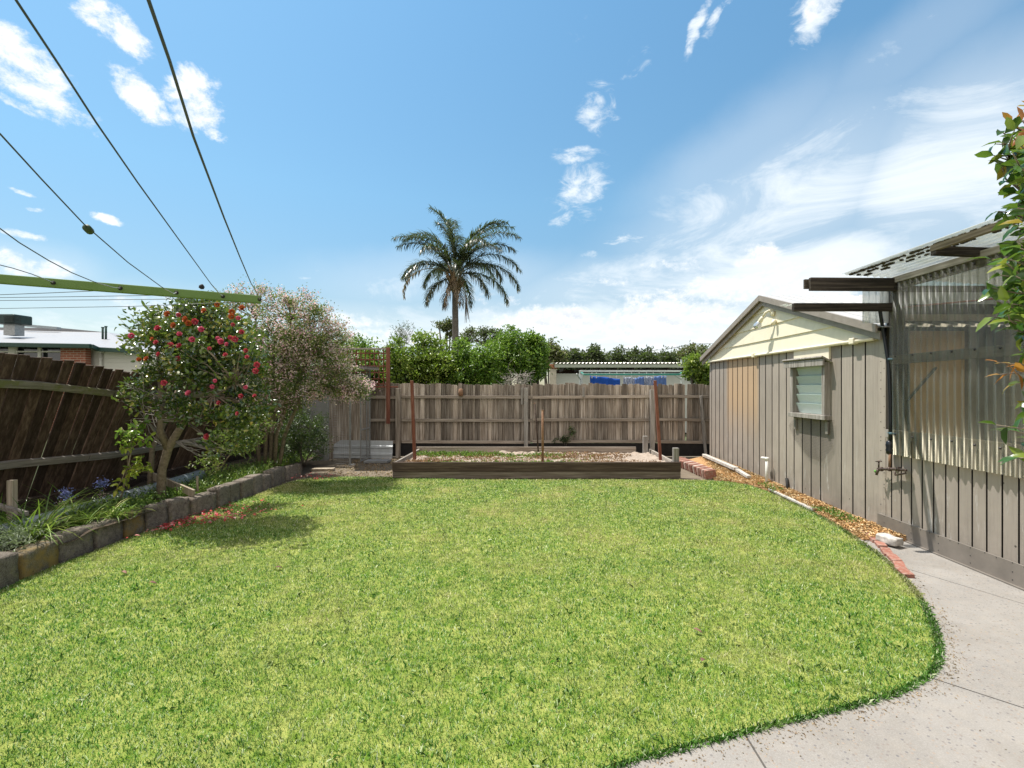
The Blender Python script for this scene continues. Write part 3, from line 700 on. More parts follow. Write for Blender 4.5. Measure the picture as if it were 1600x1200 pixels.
def mk_poly(name, op, tint):
    m, t = newmat(name); v = oc(t)
    n = t.noise(t.map(v, sc=(3, 3, .6)), 2.5, 5, .6)
    tr = t.n('ShaderNodeBsdfTransparent', ins={'Color': tint + (1,)}).outputs[0]
    df = t.n('ShaderNodeBsdfDiffuse', ins={'Color': (.80, .79, .72, 1)}).outputs[0]
    tl = t.n('ShaderNodeBsdfTranslucent', ins={'Color': (.80, .84, .84, 1)}).outputs[0]
    gl = t.n('ShaderNodeBsdfGlossy', ins={'Color': (.97, .97, .95, 1), 'Roughness': .26}).outputs[0]
    dd = t.n('ShaderNodeMixShader', ins={0: .4, 1: df, 2: tl}).outputs[0]
    a = t.n('ShaderNodeMixShader', ins={0: t.mr(n, .3, .75, op * .6, op * 1.5), 1: tr, 2: dd}).outputs[0]
    fr = t.n('ShaderNodeLayerWeight', ins={'Blend': .28}).outputs['Fresnel']
    s = t.n('ShaderNodeMixShader', ins={0: t.m('MINIMUM', t.m('MULTIPLY', fr, .36), .55), 1: a, 2: gl}).outputs[0]
    return finish(m, t, s)
m_poly = mk_poly('clear_corrugated_sheet', .11, (.70, .68, .61))
m_polyroof = mk_poly('milky_corrugated_sheet', .55, (.90, .91, .91))
def mk_louvre():
    m, t = newmat('louvre_glass'); v = oc(t); n = t.noise(v, 70, 2, .5)
    tr = t.n('ShaderNodeBsdfTransparent', ins={'Color': (.80, .93, .89, 1)}).outputs[0]
    gl = t.n('ShaderNodeBsdfGlossy', ins={'Color': (.85, .97, .95, 1), 'Roughness': .18, 'Normal': bump(t, n, .5, .004)}).outputs[0]
    df = t.n('ShaderNodeBsdfDiffuse', ins={'Color': (.78, .86, .83, 1)}).outputs[0]
    a = t.n('ShaderNodeMixShader', ins={0: .55, 1: tr, 2: df}).outputs[0]
    return finish(m, t, t.n('ShaderNodeMixShader', ins={0: .22, 1: a, 2: gl}).outputs[0])
m_louvre = mk_louvre()

def clad(mb, y0, y1, z0, z1, grooves, gw=.014, gd=.035, X=SX, rnd=None):
    """grooved wall sheet facing -X between y0<y1; grooves is a list of Y"""
    pts = [(y0, 0)]
    for g in sorted(grooves):
        if y0 + gw < g < y1 - gw: pts += [(g - gw * .5 - .003, 0), (g - gw * .5, .003), (g - gw * .5, gd), (g + gw * .5, gd), (g + gw * .5, -.004), (g + gw * .5 + .007, -.005), (g + gw * .5 + .010, 0)]
    pts.append((y1, 0)); n = len(pts)
    vs = [(X + d, y, z0) for y, d in pts] + [(X + d, y, z1) for y, d in pts]
    vs += [(X + .05, y0, z0), (X + .05, y1, z0), (X + .05, y0, z1), (X + .05, y1, z1)]
    fs = [(i, n + i, n + i + 1, i + 1) for i in range(n - 1)]
    B = 2 * n; fs += [(B, B + 1, B + 3, B + 2), (0, B, B + 2, n), (n - 1, 2 * n - 1, B + 3, B + 1)]
    fs += [tuple([B + 1, B] + list(range(n))), tuple([B + 2, B + 3] + list(range(2 * n - 1, n - 1, -1)))]
    base_i = len(mb.mi); mb.add(vs, fs, rnd)
    for i in range(n - 1):
        if pts[i][1] > .01 or pts[i + 1][1] > .01: mb.mi[base_i + i] = 1
SY0, SY1, RY, RZ, EZ = 5.42, 10.56, 8.02, 3.02, 2.20
shed = thing('garden_shed', 'taupe metal garden shed with a cream gable and louvre window at the back right', 'shed', (SX, 8, 0))
WY0, WY1, WZ0, WZ1 = 6.30, 7.14, 1.17, 1.93
gro = [5.42 + .2182 * i for i in range(1, 24)]
b = MB()
for (a, c, z0, z1) in ((SY0, WY0, .0, 2.16), (WY0, WY1, .0, WZ0), (WY1, SY1, .0, 2.16)): clad(b, a, c, z0, z1, gro)
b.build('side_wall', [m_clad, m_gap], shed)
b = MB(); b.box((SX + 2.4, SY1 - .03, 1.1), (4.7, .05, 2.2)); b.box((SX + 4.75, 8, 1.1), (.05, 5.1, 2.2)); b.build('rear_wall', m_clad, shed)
b = MB(); b.box((SX + .30, (WY0 + WY1) / 2, 1.55), (.04, 1.0, .95)); b.build('curtain', m_curtain, shed)
# gable boards, butting on each other, each leaning out a little at its foot
def roofz(y): return EZ + (RZ - EZ) * (1 - abs(y - RY) / (RY - 5.35))
zs = [2.135, 2.378, 2.615, 2.85, 3.0]
b = MB()
for i in range(len(zs) - 1):
    z0, z1 = zs[i], zs[i + 1]
    def span(z):
        k = max(0.02, 1 - max(0, z - EZ) / (RZ - EZ)); h = (RY - 5.35) * k
        return (max(SY0 + .0, RY - h + .02), min(SY1, RY + h - .02))
    a0, a1 = span(z0); c0, c1 = span(min(z1, RZ - .03))
    xo, xi = SX - .030, SX - .012
    vs = [(xo, a0, z0), (xo, a1, z0), (xi, c1, z1), (xi, c0, z1), (SX + .03, a0, z0), (SX + .03, a1, z0), (SX + .03, c1, z1), (SX + .03, c0, z1)]
    b.add(vs, [(0, 3, 2, 1), (4, 5, 6, 7), (0, 1, 5, 4), (3, 7, 6, 2), (0, 4, 7, 3), (1, 2, 6, 5)])
b.build('gable_board', m_cream, shed)
b = MB(); b.tube([(SX - .045, SY0 + .02, 2.145), (SX - .045, 10.5, 2.15)], .022, 10); b.build('conduit', m_cream, shed)
for yy in (5.78, 8.35):
    b = MB(); b.box((SX - .045, yy, 2.15), (.07, .09, .075)); b.build('junction_box', m_cream, shed, bevel=.01)
b = MB(); b.box((SX - .018, (WY0 + WY1) / 2 - .02, 2.045), (.03, WY1 - WY0 - .0, .165)); b.build('infill_panel', m_cream, shed, bevel=.002)
# roof
def roof_pt(y, off=0): return roofz(y) + off
for (ya, yb) in ((5.22, RY), (RY, 10.85)):
    b = MB(); nrib = 0; X0 = SX - .10; X1 = SX + 5.0
    pts = []; xx = X0
    while xx < X1:
        pts += [(xx, 0), (xx + .12, 0), (xx + .135, .022), (xx + .175, .022), (xx + .19, 0)]; xx += .19
    za, zb = roof_pt(ya, .09), roof_pt(yb, .09)
    n = len(pts); vs = [(x_, ya, za + h) for x_, h in pts] + [(x_, yb, zb + h) for x_, h in pts]
    b.add(vs, [(i, i + 1, n + i + 1, n + i) for i in range(n - 1)]); b.build('roof', m_roof, shed, solid=.004)
for (ya, yb) in ((5.30, RY - .002), (RY + .002, 10.82)):
    b = MB(); za, zb = roof_pt(ya), roof_pt(yb)
    def quad(x0, x1, lo, hi): b.add([(x0, ya, za + lo), (x0, yb, zb + lo), (x0, yb, zb + hi), (x0, ya, za + hi), (x1, ya, za + lo), (x1, yb, zb + lo), (x1, yb, zb + hi), (x1, ya, za + hi)], [(0, 1, 2, 3), (7, 6, 5, 4), (0, 4, 5, 1), (3, 2, 6, 7), (0, 3, 7, 4), (1, 5, 6, 2)])
    quad(SX - .125, SX - .10, .015, .105); quad(SX - .10, SX - .0, .07, .082); b.build('barge_cap', m_barge, shed)
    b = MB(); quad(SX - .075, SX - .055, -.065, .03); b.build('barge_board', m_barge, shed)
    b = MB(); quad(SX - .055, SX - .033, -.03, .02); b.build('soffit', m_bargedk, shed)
# window
wn_ = MB(); fw = .07
win_parent = shed
b = MB(); b.box((SX - .03, WY0 + .035, (WZ0 + WZ1) / 2), (.09, .07, WZ1 - WZ0)); b.box((SX - .03, WY1 - .035, (WZ0 + WZ1) / 2), (.09, .07, WZ1 - WZ0))
b.box((SX - .035, (WY0 + WY1) / 2, WZ0 + .03), (.12, WY1 - WY0 + .06, .06)); b.box((SX - .03, (WY0 + WY1) / 2, WZ1 - .02), (.088, WY1 - WY0 - .145, .05))
wf = b.build('window', m_frame, shed, bevel=.004)
nl = 5; zz0, zz1 = WZ0 + .07, WZ1 - .05; hh = (zz1 - zz0) / nl
for i in range(nl):
    b = MB(); zc = zz0 + hh * (i + .5)
    b.box((SX - .005, (WY0 + WY1) / 2, zc), (.006, WY1 - WY0 - .15, hh * 1.12), Matrix.Rotation(R(-16), 3, 'Y')); b.build('louvre_blade', m_louvre, wf)
for yy in (WY0 + .08, WY1 - .08):
    b = MB(); b.box((SX + .0, yy, (zz0 + zz1) / 2), (.03, .018, zz1 - zz0)); b.build('louvre_clip', m_kick, wf)
b = MB(); b.beam((SX - .075, WY0 - .05, WZ1 + .035), (SX - .075, WY1 + .10, WZ1 + .035), .15, .022, (.55, 0, 1)); b.box((SX - .115, (WY0 + WY1) / 2 + .02, WZ1 - .005), (.02, WY1 - WY0 + .14, .085)); b.build('window_hood', m_frame, wf, bevel=.003)
for yb_ in (WY0 + .03, WY1 - .05): b = MB(); b.box((SX - .02, yb_, 1.07), (.03, .05, .17)); b.build('bracket', m_frame, wf, bevel=.003)
# torn fly screen hanging below the sill
pl_ = [PX(x_, y_, SX - .03) for x_, y_ in ((1233, 664), (1240, 655), (1303, 656), (1300, 700), (1285, 722), (1262, 714), (1240, 684))]; pl_ = [(p.y, p.z) for p in pl_]
b = MB()
def spans(c0, axis):
    xs = []
    for i in range(len(pl_)):
        p, q = pl_[i], pl_[(i + 1) % len(pl_)]
        if (p[axis] > c0) != (q[axis] > c0): xs.append(p[1 - axis] + (q[1 - axis] - p[1 - axis]) * (c0 - p[axis]) / (q[axis] - p[axis]))
    return sorted(xs)
for axis in (0, 1):
    lo = min(p[axis] for p in pl_); hi = max(p[axis] for p in pl_); c0 = lo + .006
    while c0 < hi:
        s_ = spans(c0, axis)
        for a_, c_ in zip(s_[::2], s_[1::2]):
            A_ = (SX - .03 - .01 * math.sin(c0 * 9), c0, a_) if axis == 0 else (SX - .031, a_, c0); C_ = (SX - .03 - .01 * math.sin(c0 * 9), c0, c_) if axis == 0 else (SX - .031, c_, c0)
            b.tube([A_, C_], .0009, 3, cap=False)
        c0 += .02
b.build('fly_screen', m_rivet, wf)
# flood light
fl = thing('flood_light', 'cream security flood light with a clear bulb under the peak of the shed gable', 'lamp', (SX - .04, 7.85, 2.75))
b = MB(); b.lathe((SX - .03, 7.72, 2.78), [(.045, 0), (.05, .012), (.04, .035), (.015, .04)], 14, (-1, 0, 0)); b.build('mounting_plate', m_cream, fl)
b = MB(); b.tube([(SX - .05, 7.72, 2.79), (SX - .09, 7.74, 2.83), (SX - .13, 7.78, 2.80), (SX - .15, 7.82, 2.74)], .018, 8); b.build('arm', m_cream, fl)
a = Vector((SX - .15, 7.82, 2.74)); dr = Vector((-.20, .45, -.62)).normalized()
b = MB(); b.lathe(a, [(.022, 0), (.03, .02), (.035, .08), (.034, .10)], 14, dr); b.build('lamp_holder', m_cream, fl)
m_bulb = plain('clear_bulb', (.62, .64, .66), .12, .6, .8, var=.05)
b = MB(); b.lathe(a + dr * .09, [(.03, 0), (.04, .02), (.06, .07), (.062, .10), (.045, .125), (.0, .13)], 16, dr); b.build('bulb', m_bulb, fl)
b = MB(); b.lathe((SX - .05, 7.64, 2.66), [(.03, 0), (.034, .02), (.034, .06), (.02, .08)], 12, (-.5, -.2, -.8)); b.build('sensor', m_cream, fl)
# white vent pipe, drain slot pipe
t = thing('vent_pipe', 'short white plastic pipe with a capped top standing at the foot of the shed wall', 'pipe', (3.80, 7.8, .05))
b = MB(); b.tube([(3.80, 7.8, .0), (3.805, 7.8, .43)], .024, 14); b.build('pipe', m_white, t)
b = MB(); b.tube([(3.805, 7.8, .42), (3.805, 7.8, .47)], .031, 14); b.tube([(3.80, 7.85, .445), (3.79, 7.94, .44)], .022, 10); b.build('cap', m_white, t)
b = MB(); b.tube([(3.83, 7.25, .0), (3.87, 7.30, .12), (3.875, 7.33, .22)], .022, 8); o = b.build('drain_stub', m_black); tag(o, 'black pipe stub poking up against the shed wall right of the white pipe', 'pipe')
# white kerb timber and rubble
m_kerb = plain('white_washed_timber', (.62, .58, .53), .8, var=.35, scale=18, bmp=.8)
b = MB(); b.beam((3.74, 10.45, .13), (3.70, 8.72, .125), .09, .06); o = b.build('white_kerb', m_kerb, bevel=.008); tag(o, 'long white painted kerb timber lying in the orange mulch at the far end of the shed', 'kerb')
b = MB(); b.beam((3.70, 8.68, .115), (3.66, 8.12, .09), .07, .05); o = b.build('white_kerb', m_kerb, bevel=.008); tag(o, 'short pinkish white kerb piece between the long white kerb and the white pipe', 'kerb')
b = MB(); b.beam((3.66, 7.42, .035), (3.63, 6.2, .025), .045, .03); o = b.build('white_kerb', m_kerb, bevel=.006); tag(o, 'thin half buried white kerb strip between the lawn and the shed wall', 'kerb')
vs, fs = rough_block(G(1386, 846, .04) + Vector((.02, 0, .02)), (.12, .20, .07), Matrix.Rotation(.35, 3, 'Z'), 77, .016)
b = MB(); b.add(vs, fs); o = b.build('white_rock', m_kerb); tag(o, 'white painted rock where the concrete path meets the mulch', 'rock')
for p_ in o.data.polygons: p_.use_smooth = True
# brick edging
def mk_brick():
    m, t = newmat('red_edging_brick'); v = oc(t); n = t.noise(v, 26, 6, .7)
    c = t.ramp(rndv(t), [(0, (.22, .085, .06)), (.5, (.34, .15, .11)), (.8, (.42, .27, .22)), (1, (.52, .44, .38))])
    c = t.mix(t.mr(n, .45, .7, 0, .6), c, (.40, .34, .29)); return finish(m, t, pbsdf(t, c, .9, 0, .2, bump(t, n, .8, .01)))
m_brick = mk_brick()
nb = 15
ORD = ['first', 'second', 'third', 'fourth', 'fifth', 'sixth', 'seventh', 'eighth', 'ninth', 'tenth', 'eleventh', 'twelfth', 'thirteenth', 'fourteenth', 'fifteenth']
for i in range(nb):
    k = i / (nb - 1); px = 1062 + (1112 - 1062) * k ** 1.15; 
    y_ = 10.0 - k * 1.5; x_ = 3.06 + .09 * k + random.uniform(-.008, .008)
    b = MB(); vs, fs = rough_block((x_, y_, .07), (.20, .066, .15), Matrix.Rotation(random.uniform(-.05, .05), 3, 'Z') @ Matrix.Rotation(R(-8), 3, 'Y'), 200 + i, .002, 4); b.add(vs, fs, (i % 2) * .55 + random.random() * .4)
    o = b.build('edging_brick', m_brick)
    l_ = ORD[nb - 1 - i] + ' brick from the lawn end of the row between raised bed and orange mulch'
    if i == 0: l_ = 'pinkish red brick at the far end of the row beside the raised bed'
    if i == nb - 1: l_ = 'pinkish red brick at the lawn end of the row beside the raised bed'
    tag(o, l_, 'brick', 'bricks edging the mulch beside the raised bed')
for i, (px, py, rz) in enumerate(((1352, 832, -.42), (1364, 842, -.36), (1374, 850, -.42), (1384, 862, -.44), (1395, 872, -.38), (1404, 884, -.5), (1411, 893, -.3))):
    p = G(px, py, .02); b = MB(); b.box(p + Vector((.012, 0, -.010)), (.08, .19, .045), Matrix.Rotation(rz, 3, 'Z') @ Matrix.Rotation(random.uniform(-.12, .12), 3, 'Y') @ Matrix.Rotation(random.uniform(-.05, .05), 3, 'X'), random.random() * .5)
    o = b.build('lawn_brick', m_brick, bevel=.005)
    tag(o, (ORD[i] + ' half sunk pink brick of the lawn edge line by the white rock') if i < 5 else ['pale purple brick lying at the lawn edge beside the concrete', 'last broken red brick of the lawn edge nearest the camera'][i - 5], 'brick', 'bricks sunk along the lawn edge')

# ---- workshop: boarded lower wall, clear corrugated sheet above, open timber frame
ws = thing('workshop', 'lean to workshop clad in clear corrugated sheet over taupe boards at the right', 'building', (SX, 3, 0))
g2 = [5.23 - .1365 * i for i in range(0, 50)]
b = MB(); clad(b, -1.5, 5.31, -.02, 1.05, g2, .009, .032, SX + .002); b.build('lower_wall', [m_clad2, m_gap], ws)
b = MB(); b.box((SX + .012, 5.365, 1.08), (.03, .104, 2.16)); b.build('corner_strip', m_clad2, ws, bevel=.003)
b = MB(); b.box((SX - .008, 1.95, .09), (.014, 6.95, .20)); b.box((SX - .022, 1.75, .004), (.02, 6.5, .016)); b.build('kickboard', m_kick, ws, bevel=.002)
b = MB(); b.lathe(tuple(ORG[ws.name]), [(.0055, 0), (.004, .003), (0, .0035)], 6, (-1, 0, 0)); rv0 = b.build('rivet', m_rivet, ws); rvp = []
for i in range(34):
    yy = 5.3 - i * .115 + random.uniform(-.02, .02); rvp.append((SX - .0145, yy, .18 + random.uniform(-.004, .004)))
    if i % 3 == 0: rvp += [(SX - .0145, yy, .11), (SX - .0145, yy, .045)]
for i in range(22): rvp.append((SX - .0035, 5.335 + random.choice([0, .05]), .3 + i * .085 + random.uniform(-.03, .03)))
for i, q in enumerate(rvp):
    o = rv0
    if i: o = rv0.copy(); COL.objects.link(o); o.parent = ws
    o.location = Vector(q) - ORG[ws.name]
b = MB(); b.box((SX + .03, 1.9, 1.095), (.09, 6.8, .085)); b.build('sill_rail', m_frame, ws, bevel=.003)
m_studs = wood('pale_stud', [(.16, .14, .12), (.27, .24, .21), (.38, .35, .31)], 1, rv=.1)
b = MB(); b.beam((SX + .01, 5.25, 1.895), (SX + .01, -1.4, 1.93), .05, .095); b.build('mid_rail', m_studs, ws, bevel=.003)
b = MB(); b.beam((SX + .02, 5.30, 2.70), (SX + .02, -1.4, 2.70), .07, .10); b.build('top_rail', m_studs, ws, bevel=.003)
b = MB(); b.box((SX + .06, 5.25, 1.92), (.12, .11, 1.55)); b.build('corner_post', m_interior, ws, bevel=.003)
for yy in (3.92, 2.5, 1.1):
    b = MB(); b.box((SX + .05, yy, 1.92), (.07, .045, 1.52)); b.build('stud', m_studs, ws, bevel=.003)
# inside: end wall with tan board, beam, back wall, floor
EYY = 5.42
b = MB(); b.box((5.1, EYY - .012, 2.595), (1.75, .02, .13)); b.build('painted_sky_band', plain('pale_blue_panel', (.62, .68, .76), .6, var=.08), ws)  # opaque panel, sky light through a translucent band painted as pale blue
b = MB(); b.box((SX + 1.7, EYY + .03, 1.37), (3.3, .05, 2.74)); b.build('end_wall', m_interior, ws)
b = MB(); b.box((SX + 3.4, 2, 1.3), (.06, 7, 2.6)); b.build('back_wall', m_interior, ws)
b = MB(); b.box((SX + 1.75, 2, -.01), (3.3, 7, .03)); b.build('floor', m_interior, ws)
b = MB(); b.box(((4.23 + 4.84) / 2, EYY - .012, (1.02 + 2.23) / 2), (.61, .025, 1.21)); b.build('tan_panel', m_tan, ws, bevel=.003)
b = MB(); b.box((4.90, EYY - .03, 1.65), (.10, .05, 1.25)); b.box((5.35, EYY - .03, 1.65), (.09, .05, 1.25)); b.build('inner_stud', m_studs, ws)
b = MB(); b.box((SX + 1.6, EYY - .06, 2.37), (3.0, .06, .07)); b.build('inner_beam', m_stake, ws)
b = MB(); b.beam((4.5, EYY - .05, 1.82), (4.18, EYY - .05, 1.45), .02, .02); b.build('brace', m_black, ws)
b = MB(); b.tube([(4.0, 5.2, 2.46), (4.6, 4.4, 2.44), (5.1, 3.9, 2.50), (5.6, 3.5, 2.62)], .009, 6); b.build('cord', m_pink, ws)
# clear sheet
def corr(mb, p0, along, length, up, height, nrm, amp=.0105, pitch=.076, seg=8, hf=None):
    p0 = Vector(p0); along = Vector(along).normalized(); up = Vector(up).normalized(); nrm = Vector(nrm).normalized()
    n = int(length / pitch * seg); bot = []; top = []
    for i in range(n + 1):
        s = i * pitch / seg; o_ = nrm * (math.sin(2 * PI * i / seg) * amp); h = hf(s) if hf else height
        bot.append(p0 + along * s + o_); top.append(p0 + along * s + o_ + up * h)
    sm = mb.smooth; mb.smooth = True; mb.add(bot + top, [(i, i + 1, n + 1 + i + 1, n + 1 + i) for i in range(n)]); mb.smooth = sm
PXX = SX - .052
b = MB(); corr(b, (PXX, 5.19, .885), (0, -1, 0), 6.3, (0, 0, 1), 1.86, (1, 0, 0)); b.build('clear_sheet', m_poly, ws, solid=.0016)
b = MB(); corr(b, (3.62, 5.28, 2.30), (1, 0, 0), .32, (0, 0, 1), .38, (0, 1, 0)); b.build('clear_end_sheet', m_polyroof, ws, solid=.0016)
b = MB()
for zz in (1.10, 1.92, 2.66):
    for i in range(20):
        yy = 5.15 - .076 * (3 * i + 1) + .019; b.lathe((PXX - .009, yy, zz + random.uniform(-.008, .008)), [(.011, 0), (.011, .005), (.006, .006), (.005, .013)], 8, (-1, 0, 0))
b.build('screws', m_rivet, ws)
# skillion roof of milky sheet with dark timbers under it
RXo, RZo = 3.42, 2.845
b = MB(); corr(b, (RXo, 5.32, RZo), Vector((4.2, 0, -.30)), 4.3, (0, -1, 0), 6.5, (.07, 0, 1), .011); rf = b.build('roof_sheet', m_polyroof, ws, solid=.002)
b = MB(); corr(b, (2.78, 5.30, 2.508), (1, 0, 0), 1.16, (0, 1, 0), .10, (0, 0, 1), .008); b.build('side_sheet', m_polyroof, ws, solid=.002)
b = MB(); b.beam(PX(1265, 444, 2.95) * 1, (SX + .1, 5.12, 2.685), .045, .138); b.build('roof_beam', m_timber, ws, bevel=.006)
b = MB(); b.box((2.94, 5.16, 2.70), (.05, .03, .10)); b.build('beam_end_block', m_timber, ws)
b = MB(); b.beam((2.80, 5.17, 2.455), (SX + .02, 5.17, 2.455), .05, .085); b.build('lower_beam', m_timber, ws, bevel=.005)
b = MB(); b.beam((3.46, 4.16, 2.775), (SX + .4, 4.16, 2.745), .06, .075); b.build('roof_beam', m_timber, ws, bevel=.005)
b = MB(); b.beam((3.46, 2.9, 2.775), (SX + .4, 2.9, 2.745), .06, .075); b.build('roof_beam', m_timber, ws, bevel=.005)
b = MB(); b.beam((3.475, 4.19, 2.80), (3.475, 1.0, 2.80), .035, .055); b.build('fascia_batten', m_timbery, ws, bevel=.004)
b = MB(); b.box((SX - .05, 1.93, 2.735), (.03, 6.5, .06)); b.build('wall_plate', m_studs, ws)
# moss cushions in the sheet valleys
b = MB()
for i in range(230):
    yy = 5.25 - random.random() ** 1.2 * 2.4; xx = RXo + .057 + .076 * random.choice([0, 0, 0, 0, 1, 1, 2]); L = random.uniform(.006, .024)
    zz = RZo - (xx - RXo) * .071
    vs, fs = rough_block((xx, yy, zz - .012), (random.uniform(.012, .026), L * 2.2, .02), Matrix.Rotation(random.uniform(-.1, .1), 3, 'Z'), 500 + i, .005, 4); b.add(vs, fs)
mo = b.build('moss', m_moss, ws); tag(mo, kind='stuff')
# hose and tap on the corner
X_H = 3.848
hs = thing('water_hose', 'black poly pipe hanging from the dark beam down the workshop corner to the tap', 'hose', (SX - .06, 5.28, 1.0))
pts = [P(1374, 480, 5.16), PX(1378, 505, X_H - .02), PX(1383, 535, X_H), PX(1388.5, 570, X_H), PX(1391, 620, X_H), PX(1391.5, 660, X_H), PX(1391, 690, X_H)]
b = MB(); b.tube(pts, .0175, 10); b.build('poly_pipe', m_pvcgreen, hs)
for (px, py) in ((1391, 561), (1393, 677)):
    b = MB(); b.tube([PX(px, py - 1.5, X_H), PX(px, py + 1.5, X_H)], .025, 10); b.box(PX(px, py, X_H), (.02, .10, .012)); b.build('clip', m_clip, hs, bevel=.002)
b = MB(); b.lathe(PX(1390, 700, X_H), [(.018, -.07), (.03, -.06), (.038, -.02), (.03, 0), (.038, .03), (.03, .07), (.018, .08)], 12); b.build('connector', m_pvcgreen, hs)
tp = thing('garden_tap', 'old dark brass garden tap on a cross pipe low on the workshop corner', 'tap', PX(1390, 740, 3.84))
m_brass = plain('dark_old_brass', (.060, .042, .034), .55, .5, .5, var=.3, scale=60, bmp=.4, col2=(.14, .10, .08))
m_green = plain('green_fitting', (.10, .28, .04), .5)
b = MB(); b.tube([PX(1390.5, 708, 3.840), PX(1390, 731, 3.840)], .013, 10); b.build('riser', m_rust, tp)
b = MB(); b.tube([PX(1372, 733, 3.822), PX(1383, 733, 3.833), PX(1398, 733, 3.840), PX(1416, 735, 3.840)], [.017, .014, .017, .013], 10)
for px in (1377, 1390, 1404): b.tube([PX(px - 1.5, 733, 3.829), PX(px + 1.5, 733, 3.833)], .024, 8)
b.build('cross_pipe', m_brass, tp)
b = MB(); b.tube([PX(1373, 733, 3.822), PX(1371, 737, 3.816), PX(1369.5, 742, 3.812)], [.016, .014, .013], 9); b.build('spout', m_brass, tp)
b = MB(); b.tube([PX(1368.5, 738, 3.812), PX(1367, 735, 3.812)], .012, 7); b.build('green_cap', m_green, tp)
b = MB(); b.tube([PX(1373, 731, 3.822), PX(1373, 722, 3.822)], .008, 8); b.tube([PX(1368.5, 721, 3.822), PX(1377.5, 721, 3.822)], .006, 8); b.tube([PX(1373, 720.6, 3.816), PX(1373, 721.4, 3.829)], .012, 8); b.build('handle', m_brass, tp)
b = MB(); b.tube([PX(1398, 737, 3.833), PX(1399, 742, 3.837), PX(1408, 741, 3.840), PX(1415, 739, 3.840)], .010, 8); b.build('bib', m_brass, tp)
# ================================================================== VEGETATION
def wig(a, c, n=5, amp=.05):
    a = Vector(a); c = Vector(c); L = (c - a).length; out = []
    o1 = Vector((random.gauss(0, 1), random.gauss(0, 1), random.gauss(0, .5))) * amp * L
    for i in range(n + 1):
        t = i / n; out.append(a.lerp(c, t) + o1 * math.sin(t * PI) + Vector((random.gauss(0, 1), random.gauss(0, 1), random.gauss(0, 1))) * amp * L * .18 * (0 < i < n))
    return out
def twigs(mb, nodes, targets, r0=.02, r1=.004, amp=.08, n=5, sides=5):
    for tg in targets:
        tg = Vector(tg); nd = min(nodes, key=lambda q: (q - tg).length + max(0, q.z - tg.z) * .8 + random.random() * .15)
        p = wig(nd, tg, n, amp); p[1].z += .02
        mb.tube(p, [r0 + (r1 - r0) * i / n for i in range(n + 1)], sides)
m_bark = plain('pale_bark', (.30, .24, .175), .9, var=.3, scale=34, bmp=1.2, col2=(.12, .09, .062))
m_barkdk = plain('grey_bark', (.13, .11, .09), .9, var=.25, scale=20, bmp=.8)
m_bare = plain('bare_twig', (.34, .31, .27), .85, var=.2, scale=20)
m_cam = leafmat('camellia_leaf', [(0, (.018, .040, .009)), (.42, (.052, .092, .018)), (.74, (.14, .18, .038)), (.88, (.32, .29, .06)), (1, (.56, .42, .09))], .24, .2, .9)
m_shrub = leafmat('shrub_leaf', [(0, (.035, .065, .015)), (.45, (.12, .17, .045)), (.75, (.26, .28, .09)), (1, (.46, .42, .16))], .4, .3)
m_shrubdk = leafmat('dark_shrub_leaf', [(0, (.010, .028, .008)), (.6, (.028, .06, .016)), (1, (.10, .13, .035))], .4, .18)
m_hedge = leafmat('hedge_leaf', [(0, (.02, .05, .008)), (.4, (.07, .15, .018)), (.8, (.18, .29, .04)), (1, (.42, .50, .14))], .38, .32, .5, (.3, .5, .05))
m_hedge2 = leafmat('yellow_green_leaf', [(0, (.03, .05, .01)), (.4, (.10, .16, .022)), (.8, (.26, .32, .05)), (1, (.52, .52, .16))], .38, .32, .5, (.3, .5, .05))
m_farleaf = leafmat('olive_leaf', [(0, (.025, .035, .018)), (.5, (.06, .075, .04)), (.85, (.12, .14, .075)), (1, (.22, .21, .13))], .55, .2)
m_gum = leafmat('gum_leaf', [(0, (.05, .055, .025)), (.6, (.13, .13, .06)), (1, (.28, .24, .13))], .5, .25)
m_palm = leafmat('palm_leaflet', [(0, (.02, .027, .016)), (.55, (.055, .068, .042)), (.88, (.14, .145, .10)), (1, (.32, .29, .22))], .33, .12, .6)
m_palmdead = leafmat('dry_palm_leaflet', [(0, (.10, .065, .04)), (1, (.30, .20, .13))], .6, .15)
m_pinkfl = leafmat('pale_pink_flower', [(0, (.56, .24, .36)), (.3, (.76, .50, .60)), (.65, (.88, .74, .78)), (1, (.86, .80, .56))], .6, .35, .3, (.9, .6, .6))
m_petal = {'r': leafmat('red_petal', [(0, (.34, .012, .04)), (.5, (.55, .05, .10)), (1, (.78, .24, .30))], .5, .2, .3, (.8, .1, .1)), 'p': leafmat('pink_petal', [(0, (.66, .05, .16)), (1, (.80, .22, .34))], .5, .25, .3, (.9, .3, .4)), 'o': leafmat('wilted_petal', [(0, (.42, .10, .02)), (.5, (.55, .20, .035)), (1, (.60, .06, .08))], .6, .15, .3, (.7, .3, .1))}
m_strap = leafmat('strap_leaf', [(0, (.06, .12, .015)), (.6, (.15, .25, .035)), (.9, (.30, .36, .07)), (1, (.45, .42, .16))], .4, .3)
m_silver = leafmat('silver_leaf', [(0, (.16, .20, .15)), (1, (.42, .46, .38))], .6, .2)
m_bluefl = leafmat('blue_flower', [(0, (.16, .20, .55)), (1, (.40, .45, .80))], .6, .3, .3, (.4, .4, .9))
m_big = leafmat('glossy_big_leaf', [(0, (.018, .055, .012)), (.5, (.035, .092, .014)), (.86, (.085, .16, .028)), (.95, (.22, .24, .04)), (1, (.36, .20, .03))], .2, .2, .6, (.3, .5, .05))
m_redleaf = leafmat('red_new_leaf', [(0, (.30, .08, .02)), (.6, (.50, .20, .03)), (1, (.42, .40, .08))], .3, .35, .5, (.7, .3, .05))

